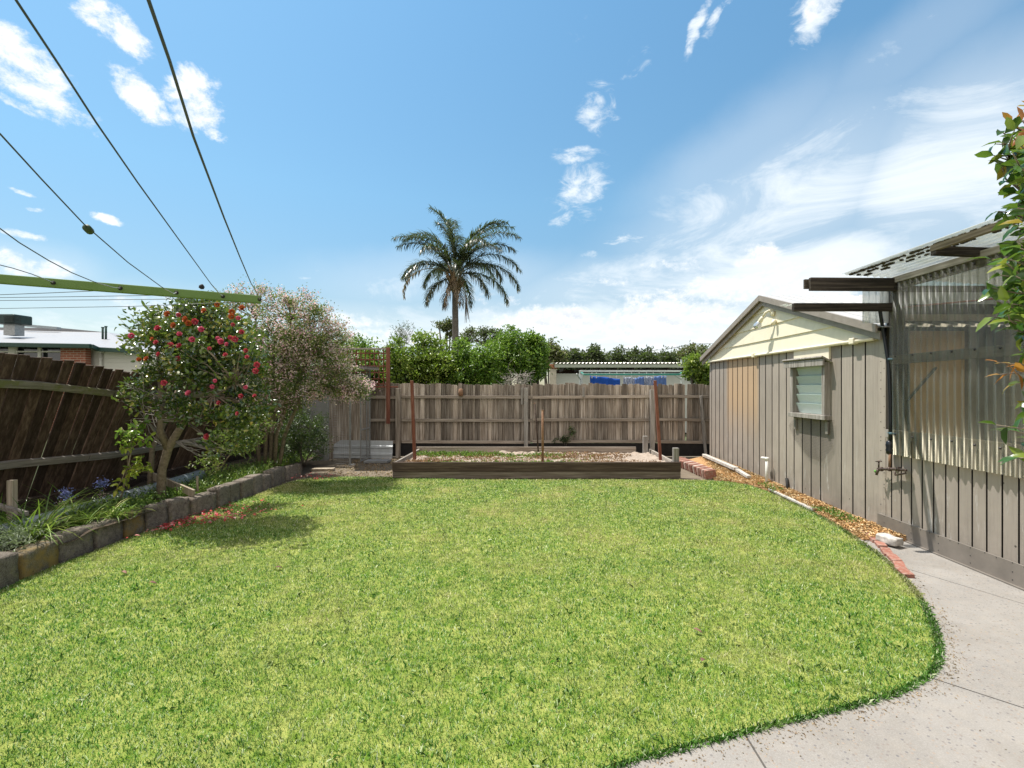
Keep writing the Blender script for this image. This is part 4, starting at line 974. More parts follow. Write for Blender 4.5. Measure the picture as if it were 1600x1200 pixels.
def pblob(px, py, Y, rx, ry, rd):
    s = Y / F; return (P(px, py, Y), (rx * s, rd, ry * s))
def crown(name, blobs, ncl, per, cr, L, Wd, mat, parent, detail=0, up=.25, outw=.5, shell=.45, flat=.75, nrm_up=.5, curl=.25, rnd_bias=None):
    cc, cd = clumps(blobs, ncl, cr, shell)
    C, g_, O = clump_leaves(cc, cd, per, cr, flat)
    D = rand_dirs(len(C), up, O * .5 + g_ * .6, outw)
    rnd = rng.random(len(C)) * .72 + np.repeat(rng.random(len(cc)), per) * .28
    o = leaves(name, C, D, L * (.7 + .6 * rng.random(len(C))), Wd * (.75 + .5 * rng.random(len(C))), mat, parent, rnd=rnd, detail=detail, nrm_up=nrm_up, curl=curl)
    return o, cc

# ---- camellia
cam_t = thing('camellia_tree', 'camellia tree with glossy dark leaves and red pink flowers over the edging blocks', 'tree', P(251, 786, 5.95))
B0 = P(251, 788, 5.95); B1 = P(253, 735, 5.95); B2 = P(263, 700, 5.95); B3 = P(287, 660, 5.9); B4 = P(298, 620, 5.9); B5 = P(304, 575, 5.95); B6 = P(318, 530, 6.0)
L1 = P(258, 672, 6.0); L2 = P(262, 640, 6.05); L3 = P(255, 590, 6.1); L4 = P(245, 540, 6.1); S1 = P(238, 700, 6.3); S2 = P(262, 650, 6.4)
b = MB(); b.tube([B0 - Vector((0, 0, .05)), B1, B2, B3, B4, B5, B6], [.055, .047, .050, .038, .030, .022, .014], 10)
b.tube([B2 - Vector((.0, 0, .02)), P(250, 672, 5.85), P(253, 640, 5.85), P(250, 590, 5.9), L4], [.045, .038, .032, .024, .014], 9)
b.tube([P(232, 790, 6.3), S1, S2, P(280, 600, 6.4)], [.035, .03, .026, .015], 8)
b.tube([B3, P(310, 640, 5.8), P(335, 620, 5.7), P(365, 600, 5.7)], [.035, .028, .02, .012], 8)
nodes = [B3, B4, B5, B6, L2, L3, L4, S2, P(335, 620, 5.7), P(365, 600, 5.7)]
blobs = [pblob(315, 508, 5.95, 80, 36, .65), pblob(262, 540, 5.9, 42, 36, .6), pblob(345, 550, 5.85, 50, 45, .6), pblob(372, 590, 5.8, 28, 42, .45), pblob(238, 585, 5.85, 24, 22, .4), pblob(305, 580, 5.8, 56, 34, .5), pblob(238, 520, 5.9, 22, 18, .3), pblob(212, 535, 5.85, 12, 10, .2), pblob(208, 605, 5.75, 14, 10, .2), pblob(395, 540, 5.8, 18, 30, .3), pblob(330, 480, 5.95, 40, 10, .3)]
co, cc = crown('foliage', blobs, 330, 26, .14, .058, .030, m_cam, cam_t, detail=1, up=.1, outw=.6, shell=.15, nrm_up=.25)
low_b = [pblob(365, 650, 5.7, 42, 26, .4), pblob(300, 640, 5.75, 60, 20, .4), pblob(230, 625, 5.8, 30, 16, .3), pblob(395, 630, 5.8, 18, 30, .3), pblob(350, 690, 5.7, 30, 16, .3)]
cl_, cc2 = crown('lower_foliage', low_b, 95, 18, .13, .058, .030, m_cam, cam_t, detail=1, up=.1, outw=.6, shell=.3, nrm_up=.35)
cc = np.concatenate([cc, cc2])
twigs(b, nodes, [tuple(c) for c in cc[rng.choice(len(cc), 150, False)]], .013, .003)
b.build('trunk', m_bark, cam_t)
b = MB(); nodes2 = [P(250, 620, 5.9), P(270, 640, 5.9), B3, B2]
for i in range(34):
    tg = P(random.uniform(183, 245), random.uniform(585, 665), 5.8 + random.uniform(-.3, .3)); nd = random.choice(nodes2); p = wig(nd, tg, 6, .06); b.tube(p, [.008, .007, .006, .005, .004, .003, .0018], 4)
for i in range(16):
    tg = P(random.uniform(300, 365), random.uniform(690, 715), 5.7 + random.uniform(-.3, .3)); p = wig(P(275, 690, 5.9), tg, 6, .07); b.tube(p, [.009, .008, .006, .005, .004, .003, .002], 4)
for i in range(24):
    px = random.uniform(185, 260); tg = P(px, 520 - (px - 185) * .35 + random.uniform(-28, 10), 5.9); p = wig(L4, tg, 6, .06); b.tube(p, [.006, .005, .005, .004, .003, .002, .0015], 4)
tag(b.build('bare_twigs', m_bare, cam_t), kind='stuff')
def flower_mesh(kind, seed):
    r = np.random.default_rng(seed); rings = [(5, .026, -.05), (6, .030, .25), (6, .032, .55), (7, .030, .95)]; V = []; Q = []; k = 0
    Cs = []; Ds = []; Ls = []
    for n_, L, el_ in rings[::-1]:
        for i in range(n_):
            a = 2 * PI * (i + r.random() * .4) / n_; e = 1.35 - el_; 
            Cs.append((math.cos(a) * .004, math.sin(a) * .004, .002)); Ds.append((math.cos(a) * math.cos(el_), math.sin(a) * math.cos(el_), math.sin(el_))); Ls.append(L)
    V, Fq, k = leaf_arrays(np.array(Cs), np.array(Ds), np.array(Ls), np.array(Ls) * 1.05, fold=.22, curl=-.18, detail=1, nrm_up=.98)
    rn = np.repeat(r.random(len(Cs)), k); me_o = np_mesh('flower', V, Fq, m_petal[kind], cam_t, rnd=rn, smooth=True)
    return me_o
FL = [(330,285,'o'),(397,290,'r'),(443,318,'o'),(460,343,'o'),(370,355,'o'),(270,375,'r'),(403,410,'p'),(485,442,'p'),(235,440,'o'),(258,462,'r'),(403,482,'r'),(275,535,'r'),(150,570,'o'),(200,565,'o'),(400,563,'r'),(307,715,'r'),(462,780,'p'),(730,270,'o'),(728,300,'o'),(770,308,'p'),(738,350,'r'),(790,398,'r'),(720,432,'r'),(750,440,'r'),(700,472,'p'),(665,455,'p'),(642,436,'p'),(540,378,'p'),(820,512,'r'),(825,553,'r'),(795,247,'o'),(888,600,'r'),(882,640,'r'),(625,700,'p'),(608,737,'p'),(815,740,'p'),(790,797,'r'),(873,795,'r'),(767,905,'r'),(578,1048,'r'),(105,420,'p'),(650,838,'r'),(590,500,'r'),(500,330,'r'),(560,265,'o'),(640,225,'o'),(350,480,'r'),(690,540,'r')]
protos = {}
for i, (zx, zy, kd) in enumerate(FL):
    px, py = zx / 4 + 180, zy / 4 + 420
    key = (kd, i % 2)
    if key not in protos: o = flower_mesh(kd, i + 3); protos[key] = o; o.data.transform(Matrix.Translation(ORG[cam_t.name]))
    else: o = protos[key].copy(); COL.objects.link(o); o.parent = cam_t
    loc = P(px, py, 5.22 + random.uniform(-.06, .08)); o.location = loc - ORG[cam_t.name]
    dr = Vector((random.uniform(-.5, .5), -1, random.uniform(-.1, .7))).normalized(); o.rotation_euler = dr.to_track_quat('Z', 'Y').to_euler()
    s = random.uniform(.72, 1.2); o.scale = (s, s, s)

# ---- pink flowering shrub
ps = thing('flowering_shrub', 'loose shrub covered in tiny pale pink flowers drooping towards the wire cage', 'shrub', P(420, 728, 8.5))
b = MB(); nodes = []
for (x0, x1, x2, y2, x3, y3) in ((414, 416, 425, 610, 430, 520), (423, 424, 440, 600, 455, 500), (429, 432, 452, 620, 495, 540), (436, 445, 470, 620, 520, 590), (405, 402, 408, 600, 400, 500)):
    q = [P(x0, 728, 8.5), P(x1, 680, 8.5 + random.uniform(-.1, .1)), P(x2, y2, 8.3), P((x2 + x3) / 2, (y2 + y3) / 2, 8.25), P(x3, y3, 8.2)]
    b.tube(q, [.035, .032, .026, .018, .01], 8); nodes += q[2:]
pb = [pblob(440, 520, 8.1, 52, 48, .6), pblob(420, 580, 8.0, 36, 50, .5), pblob(480, 535, 8.2, 50, 32, .55), pblob(455, 600, 8.1, 50, 40, .5), pblob(515, 560, 8.3, 36, 22, .45), pblob(508, 600, 8.4, 42, 22, .45), pblob(548, 608, 8.6, 30, 19, .4), pblob(410, 640, 8.1, 30, 35, .4), pblob(436, 470, 8.1, 30, 9, .3), pblob(380, 474, 8.1, 30, 9, .3), pblob(562, 606, 8.7, 20, 18, .35), pblob(532, 588, 8.5, 34, 24, .4), pblob(505, 510, 8.2, 28, 14, .3), pblob(528, 530, 8.3, 20, 22, .3), pblob(490, 490, 8.1, 24, 14, .3)]
co, cc = crown('foliage', pb, 900, 24, .15, .042, .02, m_shrub, ps, up=.1, outw=.5, shell=.1)
twigs(b, nodes, [tuple(c) for c in cc[rng.choice(len(cc), 150, False)]], .012, .003)
sprays = [(348, 452), (365, 448), (378, 447), (407, 440), (412, 446), (428, 448), (437, 452), (445, 462), (470, 462), (475, 455), (480, 458), (498, 480), (510, 480), (520, 478), (532, 496), (541, 505), (548, 520), (492, 462), (500, 470), (515, 500), (460, 478), (395, 458)]
sc_ = []
for (px, py) in sprays:
    tg = P(px, py, 8.1 + random.uniform(-.2, .2)); p = wig(min(nodes, key=lambda q: (q - tg).length), tg, 6, .08); b.tube(p, [.009, .008, .006, .005, .004, .003, .002], 4)
    for k in range(2): sc_.append(tuple(p[5 - k].lerp(p[6 - k], random.random())))
b.build('trunk', m_bark, ps)
C = np.repeat(np.array(sc_), 34, 0) + rng.normal(size=(len(sc_) * 34, 3)) * .06
leaves('spray_leaves', C, rand_dirs(len(C), .4), .034, .016, m_shrub, ps, detail=0)
fc, fd = clumps(pb, 1050, .12, .6); fc = np.concatenate([fc, np.array(sc_), np.array(sc_)]); 
C = np.repeat(fc, 13, 0) + rng.normal(size=(len(fc) * 13, 3)) * .045
fo = leaves('flowers', C, rand_dirs(len(C), .2), .028, .024, m_pinkfl, ps, detail=0); tag(fo, kind='stuff')

# ---- dark shrub at the end of the bed, little yellow one behind, drooping yellowish hanging bush over the coop
def bush(name, label, cat, base, stems, blobs, ncl, per, cr, L, Wd, mat, bark, up=.15, outw=.5, shell=.35, group=None, ntw=40, detail=0, r=.02, leafname='foliage'):
    t = thing(name, label, cat, tuple(base), group); b = MB(); nodes = [Vector(base) + Vector((0, 0, .1))]
    for s in stems:
        q = wig(base, s, 5, .05); b.tube(q, [r, r * .9, r * .75, r * .6, r * .45, r * .3], 6); nodes += q[2:]
    o, cc = crown(leafname, blobs, ncl, per, cr, L, Wd, mat, t, up=up, outw=outw, shell=shell, detail=detail)
    twigs(b, nodes, [tuple(c) for c in cc[rng.choice(len(cc), min(ntw, len(cc)), False)]], r * .45, r * .12)
    b.build('trunk', bark, t); return t
bush('dark_shrub', 'dense dark green shrub at the far end of the edging blocks beside the wire cage', 'shrub', P(475, 728, 8.9), [P(455, 670, 8.9), P(480, 670, 8.8), P(500, 690, 8.8)], [pblob(470, 670, 8.9, 38, 30, .5), pblob(492, 690, 8.8, 16, 26, .3), pblob(455, 700, 8.9, 24, 24, .35)], 200, 34, .13, .034, .018, m_shrubdk, m_barkdk)
bush('low_shrub', 'thin leafy shrub with pale edged leaves under the camellia on the right', 'shrub', P(340, 735, 6.6), [P(345, 690, 6.6), P(375, 690, 6.6), P(355, 670, 6.6), P(325, 715, 6.5)], [pblob(365, 690, 6.5, 40, 22, .35), pblob(330, 722, 6.4, 22, 12, .2), pblob(395, 665, 6.7, 26, 22, .3)], 90, 20, .1, .05, .02, m_shrub, m_bark, ntw=50, r=.012)
# ---- sapling
sp_ = thing('camellia_sapling', 'young camellia sapling with yellowing leaves left of the camellia trunk', 'shrub', P(184, 798, 5.55))
stem = [P(184, 798, 5.55), P(192, 765, 5.5), P(200, 730, 5.5), P(206, 700, 5.5), P(203, 672, 5.5)]
b = MB(); b.tube(stem, [.012, .011, .009, .007, .005], 7); tw = []
for (px, py) in ((183, 676), (190, 668), (205, 655), (215, 662), (225, 670), (238, 680), (235, 700), (243, 726), (222, 712), (218, 735), (212, 745), (186, 690), (190, 700), (228, 655), (199, 765), (240, 738), (180, 770)):
    s0 = stem[2] if py > 720 else random.choice(stem[2:]); q = wig(s0, P(px, py, 5.5 + random.uniform(-.15, .15)), 4, .08); b.tube(q, [.005, .004, .004, .003, .002], 5); tw.append(q)
b.build('trunk', m_bark, sp_)
C = []; 
for q in tw:
    for k in range(12): j = random.randrange(1, 4); C.append(q[j].lerp(q[j + 1], random.random()))
C = np.array([tuple(c) for c in C]); yl = np.clip((1.25 - (C[:, 2] - .2)) * .55 + rng.random(len(C)) * .35, 0, 1)
m_sap = leafmat('sapling_leaf', [(0, (.06, .14, .03)), (.4, (.16, .28, .04)), (.7, (.46, .50, .08)), (1, (.85, .62, .06))], .25, .45)
leaves('foliage', C, rand_dirs(len(C), -.1), .078, .034, m_sap, sp_, rnd=yl, detail=1)

# ---- strap leaved plants, blue flowers, silver plant, ground cover in the bed
def ribbons(name, C, az, L, Wd, elev, droop, mat, parent=None, origin=None, nseg=5, rnd=None):
    n = len(C); P_ = C.copy(); e = elev.copy(); rows = []
    S = np.stack([-np.sin(az), np.cos(az), np.zeros(n)], 1)
    for k in range(nseg + 1):
        w_ = Wd * (1 - (k / nseg) ** 2 * .9) * .5
        rows.append(P_ - S * w_[:, None]); rows.append(P_ + S * w_[:, None])
        d = np.stack([np.cos(az) * np.cos(e), np.sin(az) * np.cos(e), np.sin(e)], 1); P_ = P_ + d * (L / nseg)[:, None]; e = e - droop / nseg
    V = np.stack(rows, 1).reshape(-1, 3); K = 2 * (nseg + 1); i = np.arange(n)[:, None] * K
    Q = np.concatenate([i + np.array([2 * k, 2 * k + 1, 2 * k + 3, 2 * k + 2]) for k in range(nseg)])
    return np_mesh(name, V, [Q], mat, parent, origin, np.repeat(rng.random(n) if rnd is None else rnd, K), smooth=True)
def strap(name, label, base, n, L, mat=None, wd=.012, spread=.06, group=None, cat='plant', el0=1.15):
    t = thing(name, label, cat, tuple(base), group)
    C = np.array(base)[None, :] + rng.normal(size=(n, 3)) * np.array([spread, spread, .0]); 
    ribbons('leaves', C, rng.random(n) * 2 * PI, L * (.6 + .6 * rng.random(n)), np.full(n, wd), el0 - .5 * rng.random(n), .7 + 1.1 * rng.random(n), mat or m_strap, t); return t
def bedpt(px, py, z=.19): return G(px, py, z)
gs = 'strap leaved plants in the garden bed'
sp_lab = ['long yellow green strap leaved clump arching over the yellow lichen block', 'strap leaved clump at the left edge in front of the timber stake', 'strap leaved clump below the left blue flower', 'strap leaved clump below the right blue flower', 'strap leaved clump at the foot of the sapling', 'low strap leaved clump between the grey pipe and the second grey block']
for (px, py, n, L), lb in zip(((48, 845, 120, .62), (8, 828, 80, .5), (100, 815, 90, .46), (158, 800, 80, .38), (180, 812, 80, .34), (128, 822, 80, .38)), sp_lab):
    strap('strap_leaf_plant', lb, bedpt(px, py), n, L, group=gs)
for (px, py, lb, bpy_) in ((103, 772, 'blue flower spike on the left in front of the grey pipe', 812), (160, 755, 'blue flower spike on the right in front of the grey pipe', 798)):
    base = bedpt(px - 4, bpy_); t = thing('blue_flower', lb, 'flower', tuple(base), 'blue flowers in the garden bed'); b = MB(); top = P(px, py, base.y - .02); q = wig(base, top, 5, .02); b.tube(q, .004, 6)
    for k in range(12): s0 = q[3].lerp(q[5], random.random()); b.tube([s0, s0 + Vector((random.gauss(0, .03), random.gauss(0, .03), .02))], .0018, 4)
    b.build('stem', m_weed, t)
    C = np.array(top)[None, :] + rng.normal(size=(130, 3)) * np.array([.03, .03, .028]); tag(leaves('petals', C, rand_dirs(130, .3), .022, .014, m_bluefl, t, detail=0), kind='stuff')
    C = np.array(q[3])[None, :] + rng.normal(size=(60, 3)) * np.array([.035, .035, .03]); tag(leaves('buds', C, rand_dirs(60, .3), .014, .008, m_pinkfl, t, detail=0), kind='stuff')
t = thing('silver_plant', 'silvery grey fine leaved plant spilling over the blocks at the left edge', 'plant', tuple(bedpt(5, 880)))
for k in range(1): 
    n = 900; c0 = np.array(P(4, 845, 4.12)); C = c0 + rng.normal(size=(n, 3)) * np.array([.10, .10, .055]); leaves('foliage', C, rand_dirs(n, .5), .05, .006, m_silver, t, detail=0)
# ground cover weeds
pts = []
while len(pts) < 5200:
    px = random.uniform(0, 480); z = .19
    yy = random.uniform(3.6, 9.8); x = -4.36 - random.random() ** 1.4 * .7
    if yy < 5.0 and random.random() < .6: continue
    pts.append((x, yy, .17 + random.random() * .02))
C = np.array(pts); n = len(C); dens = .55 + .45 * np.sin(C[:, 1] * 2.3); L = (.05 + .16 * rng.random(n) ** 2) * (.6 + .7 * (C[:, 1] > 6.0))
gc = ribbons('bed_ground_cover', C, rng.random(n) * 2 * PI, L, np.full(n, .009), .6 + .8 * rng.random(n), .6 + rng.random(n), m_strap, None, (0, 0, 0), nseg=3)
tag(gc, 'green grassy weeds growing among the shrubs in the garden bed', 'ground cover', kind='stuff')
m_weed2 = leafmat('bed_weed', [(0, (.05, .11, .02)), (.6, (.12, .22, .04)), (1, (.26, .34, .08))], .45, .3)
n = 5200; k = rng.random(n); yy = np.where(k < .6, rng.uniform(5.1, 6.5, n), rng.uniform(6.3, 9.6, n))
C = np.stack([-4.36 - rng.random(n) ** 1.3 * .6, yy, .19 + rng.random(n) ** 2 * .16], 1)
gc2 = leaves('bed_weeds', C, rand_dirs(n, .5), .035, .016, m_weed2, None, (0, 0, 0), detail=0); tag(gc2, 'small leafy weeds covering the soil of the garden bed', 'weeds', kind='stuff')
# fallen petals and leaf litter
pts = []
def ptl(): 
    r = random.random()
    if r < .5: px = random.gauss(270, 34); py = 818 - (px - 250) * .28 + random.uniform(-2, 14)
    elif r < .85: px = random.gauss(345, 45); py = 806 - (px - 340) * .18 + random.uniform(-10, 14)
    else: px = random.gauss(480, 25); py = 745 + random.uniform(-5, 6)
    g_ = G(px, py); return g_ if -4.2 < g_.x < -1.5 else None
while len(pts) < 300:
    p = ptl()
    if p is not None: pts.append((p.x, p.y, .036))
C = np.array(pts)
m_fallen = leafmat('fallen_petal', [(0, (.26, .02, .025)), (.45, (.48, .04, .05)), (.8, (.62, .16, .20)), (1, (.62, .38, .36))], .7, .2, .3, (.8, .2, .2))
D = rand_dirs(len(C), 0); D[:, 2] *= .15
fp = leaves('fallen_petals', C, D, .03 + .03 * rng.random(len(C)), .032, m_fallen, None, (0, 0, 0), detail=1, nrm_up=.9); tag(fp, 'red and pink camellia petals fallen on the lawn along the edging blocks', 'petals', kind='stuff')
m_litter = leafmat('leaf_litter', [(0, (.12, .07, .04)), (.6, (.30, .19, .11)), (1, (.45, .34, .22))], .8, .1)
pts = [(random.uniform(-3.9, -2.4), random.uniform(8.6, 11)) for _ in range(1500)]; A = np.array(pts)
C = np.stack([A[:, 0], A[:, 1], np.full(len(A), -.005)], 1); D = rand_dirs(len(C), 0); D[:, 2] = np.abs(D[:, 2]) * .2
lt = leaves('leaf_litter', C, D, .04, .02, m_litter, None, (0, 0, 0), detail=0); tag(lt, 'brown dry leaf litter on the bare soil before the wire cage', 'leaf litter', kind='stuff')
m_mulchchip = leafmat('mulch_chip', [(0, (.24, .12, .05)), (.5, (.50, .29, .13)), (.85, (.66, .46, .26)), (1, (.72, .62, .46))], .85, .05)
C = []
while len(C) < 11000:
    y = random.uniform(5.0, 10.6); x = random.uniform(3.1, 3.89)
    if inpoly(np.array([x]), np.array([y]), MUL)[0]: C.append((x, y, .018 + max(0, min(1, (x - 3.5) / .38)) * (.034 + max(0, min(1, (y - 6) / 3)) * .05) + random.random() * .01))
C = np.array(C); D = rand_dirs(len(C), 0); D[:, 2] = np.abs(D[:, 2]) * .35
mc = leaves('mulch_chips', C, D, .05, .016, m_mulchchip, None, (0, 0, 0), detail=0); tag(mc, 'orange brown bark mulch along the foot of the shed wall', 'mulch', kind='stuff')
n = 260; A = rng.random((n, 2)); C = np.stack([3.60 + A[:, 0] * .2, np.where(A[:, 1] < .4, 7.2 + A[:, 1] * 1.4, 5.1 + A[:, 1] * 1.1), np.full(n, .06)], 1)
wk = leaves('mulch_weeds', C, rand_dirs(n, .8), .05, .014, m_weed2, None, (0, 0, 0), detail=0); tag(wk, 'little green and yellow weeds sprouting from the mulch by the shed', 'weeds', kind='stuff')
# clippings and crumbs of soil along the edge of the path
C = []
for i in range(1500):
    k = random.randrange(len(LRs) - 1); p = Vector(LRs[k]).lerp(Vector(LRs[k + 1]), random.random()); q = Vector(LRs[k + 1]) - Vector(LRs[k]); nrm_ = Vector((-q.y, q.x)).normalized(); off = .012 + abs(random.gauss(0, .045)) + (random.random() < .12) * random.random() * .5
    e = p + nrm_ * off
    if e.x < 3.8: C.append((e.x, e.y, .003))
C = np.array(C); D = rand_dirs(len(C), 0); D[:, 2] = np.abs(D[:, 2]) * .1
cr_ = leaves('path_crumbs', C, D, .006 + .02 * rng.random(len(C)) ** 2, .005, m_litter, None, (0, 0, 0), detail=0); tag(cr_, 'crumbs of soil and dry clippings along the edge of the concrete path', 'litter', kind='stuff')
# separate dead leaves on the lawn
m_dead = leafmat('dead_leaf', [(0, (.13, .05, .04)), (1, (.26, .13, .10))], .7, .1)
for (px, py, a_, lb) in ((232, 917, .2, 'brown curled leaf lying on the lawn below the edging blocks'), (190, 899, -.3, 'dark brown leaf on the lawn left of the other dead leaves'), (430, 893, .5, 'dark reddish leaf on the lawn below the camellia shadow'), (1083, 991, -.5, 'brown curled leaf on the lawn towards the concrete path'), (1096, 1043, .9, 'pale tan leaf lying low on the right of the lawn')):
    p = G(px, py) + Vector((0, 0, .034)); o = leaves('dead_leaf', np.array([tuple(p)]), np.array([[math.cos(a_), math.sin(a_), .05]]), .06, .028, m_dead, None, tuple(p), detail=1, nrm_up=1, curl=.3)
    md = o.modifiers.new('t', 'SOLIDIFY'); md.thickness = .0015; tag(o, lb, 'leaf')

# ---- foreground tree at the right edge
rt = thing('glossy_leaf_tree', 'small tree with large glossy green and reddish leaves leaning in at the right edge', 'tree', (2.62, 2.0, 0))
b = MB(); TR = [Vector((2.62, 2.0, -.02)), Vector((2.58, 2.02, .8)), Vector((2.5, 2.05, 1.5)), Vector((2.42, 2.1, 2.1)), Vector((2.35, 2.15, 2.8))]
b.tube(TR, [.05, .042, .034, .026, .015], 10)
outl = [(168, 1590), (190, 1566), (205, 1548), (225, 1541), (243, 1537), (262, 1550), (285, 1562), (300, 1575), (330, 1544), (355, 1572), (388, 1560), (405, 1534), (430, 1548), (450, 1535), (470, 1540), (495, 1538), (515, 1568), (545, 1580), (566, 1542), (585, 1547), (600, 1570), (625, 1592), (640, 1598), (664, 1541), (672, 1562), (690, 1590), (716, 1574), (724, 1590)]
LC = []; LD = []; red = []
for j, (py, px) in enumerate(outl):
    px += 16
    for rep in range(1 if py > 510 else 5):
        qx = px + (0 if rep == 0 else random.uniform(8, 60)); qy = py + random.uniform(-8, 8) * (rep > 0); Y = 2.1 + random.uniform(-.25, .25) * (rep > 0)
        tip = P(qx, qy, Y); z0 = tip.z - random.uniform(.02, .22); t_ = max(0, min(3.99, (z0 - 0) / .7)); k = int(t_); st_ = TR[k].lerp(TR[k + 1], t_ - k) if py < 600 else Vector((2.5, 2.05, tip.z + .02))
        q = wig(st_, tip, 6, .07); b.tube(q, [.007, .006, .005, .0045, .004, .003, .002], 5)
        nl = 6 if py < 600 else 4
        for m_i in range(nl):
            u = 6 - m_i * .42; kk = min(5, int(u)); pt = q[kk].lerp(q[kk + 1], min(1, u - kk)); d = (q[6] - q[4]).normalized()
            side = Vector((random.gauss(0, 1), random.gauss(0, 1), random.gauss(0, 1) * .9 - .15)).normalized(); dv = (d * (.9 if m_i == 0 else .35) + side * .8).normalized()
            LC.append(tuple(pt)); LD.append(tuple(dv)); red.append(1 if (555 < py < 590 and rep == 0) or (py < 200 and random.random() < .4) else 0)
b.build('trunk', m_bark, rt)
LC = np.array(LC); LD = np.array(LD); red = np.array(red); n = len(LC)
LL = .060 + .034 * rng.random(n)
leaves('foliage', LC[red == 0], LD[red == 0], LL[red == 0], LL[red == 0] * .46, m_big, rt, detail=1, fold=.16, curl=.3)
leaves('new_leaves', LC[red == 1], LD[red == 1], LL[red == 1] * .85, LL[red == 1] * .3, m_redleaf, rt, detail=1, fold=.16, curl=.2)
# ================================================================== BEYOND THE FENCES
bush('leafy_shrub', 'yellow green shrub mass behind the pink flowering shrub', 'shrub', P(470, 700, 10.8), [P(450, 600, 10.8), P(500, 600, 10.8)], [pblob(440, 575, 10.9, 42, 38, .5), pblob(500, 570, 10.9, 42, 24, .5), pblob(470, 540, 10.9, 36, 22, .4), pblob(540, 555, 11.6, 30, 18, .5), pblob(400, 600, 10.8, 30, 40, .4)], 420, 26, .18, .07, .035, m_hedge2, m_barkdk)
gt = 'leafy trees straight behind the back fence'
def btree(label, base_px, Y, blobs, ncl, per, cr, L, Wd, mat, group=gt, name='leafy_tree', gz=-.05, r=.06, bark=None, up=.35, shell=.3):
    base = P(base_px, 605, Y); base.z = gz; bl = [pblob(px, py, Y + dy, rx, ry, rd) for (px, py, dy, rx, ry, rd) in blobs]
    stems = [bl[i][0] for i in range(min(4, len(bl)))]
    if name == 'leafy_tree':
        for (px, py, dy, rx, ry, rd) in list(blobs):
            for q_ in range(6):
                a_ = random.uniform(.15, 2.99); bl.append(pblob(px + math.cos(a_) * rx * 1.15, py - math.sin(a_) * ry * random.uniform(1.05, 1.35), Y + dy + random.uniform(-.4, .4), random.uniform(3, 6), random.uniform(5, 9), .15))
    return bush(name, label, 'tree', base, stems, bl, ncl, per, cr, L, Wd, mat, bark or m_barkdk, up=up, shell=.12 if name == 'leafy_tree' else shell, group=group, ntw=60, r=r)
btree('dark green leafy tree behind the red lattice', 575, 12.6, [(560, 560, 0, 34, 24, .6), (585, 575, 0, 30, 30, .6), (540, 575, 0, 24, 26, .6), (588, 600, 0, 30, 22, .6)], 260, 26, .2, .085, .045, m_hedge)
btree('olive green tree just right of the red lattice post', 632, 12.4, [(625, 562, 0, 24, 20, .5), (640, 580, 0, 28, 24, .6), (615, 592, 0, 22, 24, .5), (648, 602, 0, 26, 20, .5)], 240, 26, .18, .08, .042, m_hedge2)
btree('tall yellow green tree left of the palm trunk', 680, 12.6, [(672, 562, 0, 24, 26, .6), (692, 575, 0, 32, 28, .7), (664, 590, 0, 28, 26, .6), (660, 538, 0, 7, 12, .2), (700, 600, 0, 30, 20, .6)], 320, 26, .19, .085, .045, m_hedge2)
btree('green tree right of the palm trunk with dark gaps', 742, 12.6, [(735, 562, 0, 26, 20, .6), (752, 575, 0, 30, 26, .7), (728, 592, 0, 28, 24, .6), (766, 596, 0, 24, 20, .5)], 300, 26, .19, .085, .045, m_hedge)
btree('bright green bushy tree between the palm and the neighbouring shed', 795, 13.2, [(790, 548, 0, 22, 20, .6), (806, 555, 0, 26, 24, .7), (785, 575, 0, 28, 24, .6), (820, 578, 0, 20, 22, .6), (797, 530, 0, 10, 10, .3)], 320, 28, .19, .08, .043, m_hedge)
btree('bright green rounded tree touching the neighbouring shed', 846, 13.6, [(836, 552, 0, 16, 20, .5), (840, 570, 0, 13, 20, .5), (828, 582, 0, 18, 18, .5), (833, 537, 0, 8, 8, .3)], 300, 28, .18, .078, .042, m_hedge)
btree('bright green bush between the neighbouring shed and the garden shed', 1092, 12.2, [(1094, 576, 0, 17, 13, .5), (1084, 586, 0, 13, 12, .4), (1100, 592, 0, 15, 14, .5), (1078, 570, 0, 8, 5, .2)], 150, 24, .15, .085, .05, m_hedge2, group=None)
far = 'dark trees beyond the neighbouring shed'
for (cx, cy, rx, ry, Y, lb, mt) in ((862, 547, 16, 18, 30, 'reddish brown tinged tree at the left of the far dark trees', m_gum), (893, 552, 24, 14, 33, 'dark olive tree behind the left end of the neighbouring shed', m_farleaf), (928, 553, 22, 13, 33, 'dark olive tree second from the left behind the neighbouring shed', m_farleaf), (962, 556, 20, 12, 34, 'dark olive tree behind the middle of the neighbouring shed', m_farleaf), (988, 555, 18, 11, 34, 'low dark tree just left of the short power pole', m_farleaf), (1012, 557, 16, 13, 33, 'dark tree with a pointed top right of the short power pole', m_farleaf), (1040, 556, 14, 9, 34, 'thin low tree between the pointed tree and the gum tree', m_farleaf)):
    btree(lb, cx, Y, [(cx, cy + 4, 0, rx * .62, ry * .62, .9), (cx - rx * .6, cy + 10, 0, rx * .4, ry * .45, .8), (cx + rx * .6, cy + 11, 0, rx * .4, ry * .5, .8), (cx + random.uniform(-6, 6), cy - ry * .6, 0, 2.5, 4, .3), (cx, cy + 20, 0, rx * .9, 8, 1)], 150, 24, .38, .20, .11, mt, group=far, name='distant_tree', r=.15)
btree('pale olive gum tree left of the tall power pole', 1072, 38, [(1062, 555, 0, 11, 4, 1.), (1076, 548, 0, 9, 5, 1.), (1090, 555, 0, 8, 5, 1.), (1052, 562, 0, 12, 4, 1.), (1098, 546, 1, 7, 4, .8)], 130, 22, .42, .2, .07, m_gum, group=None, name='gum_tree', r=.16)
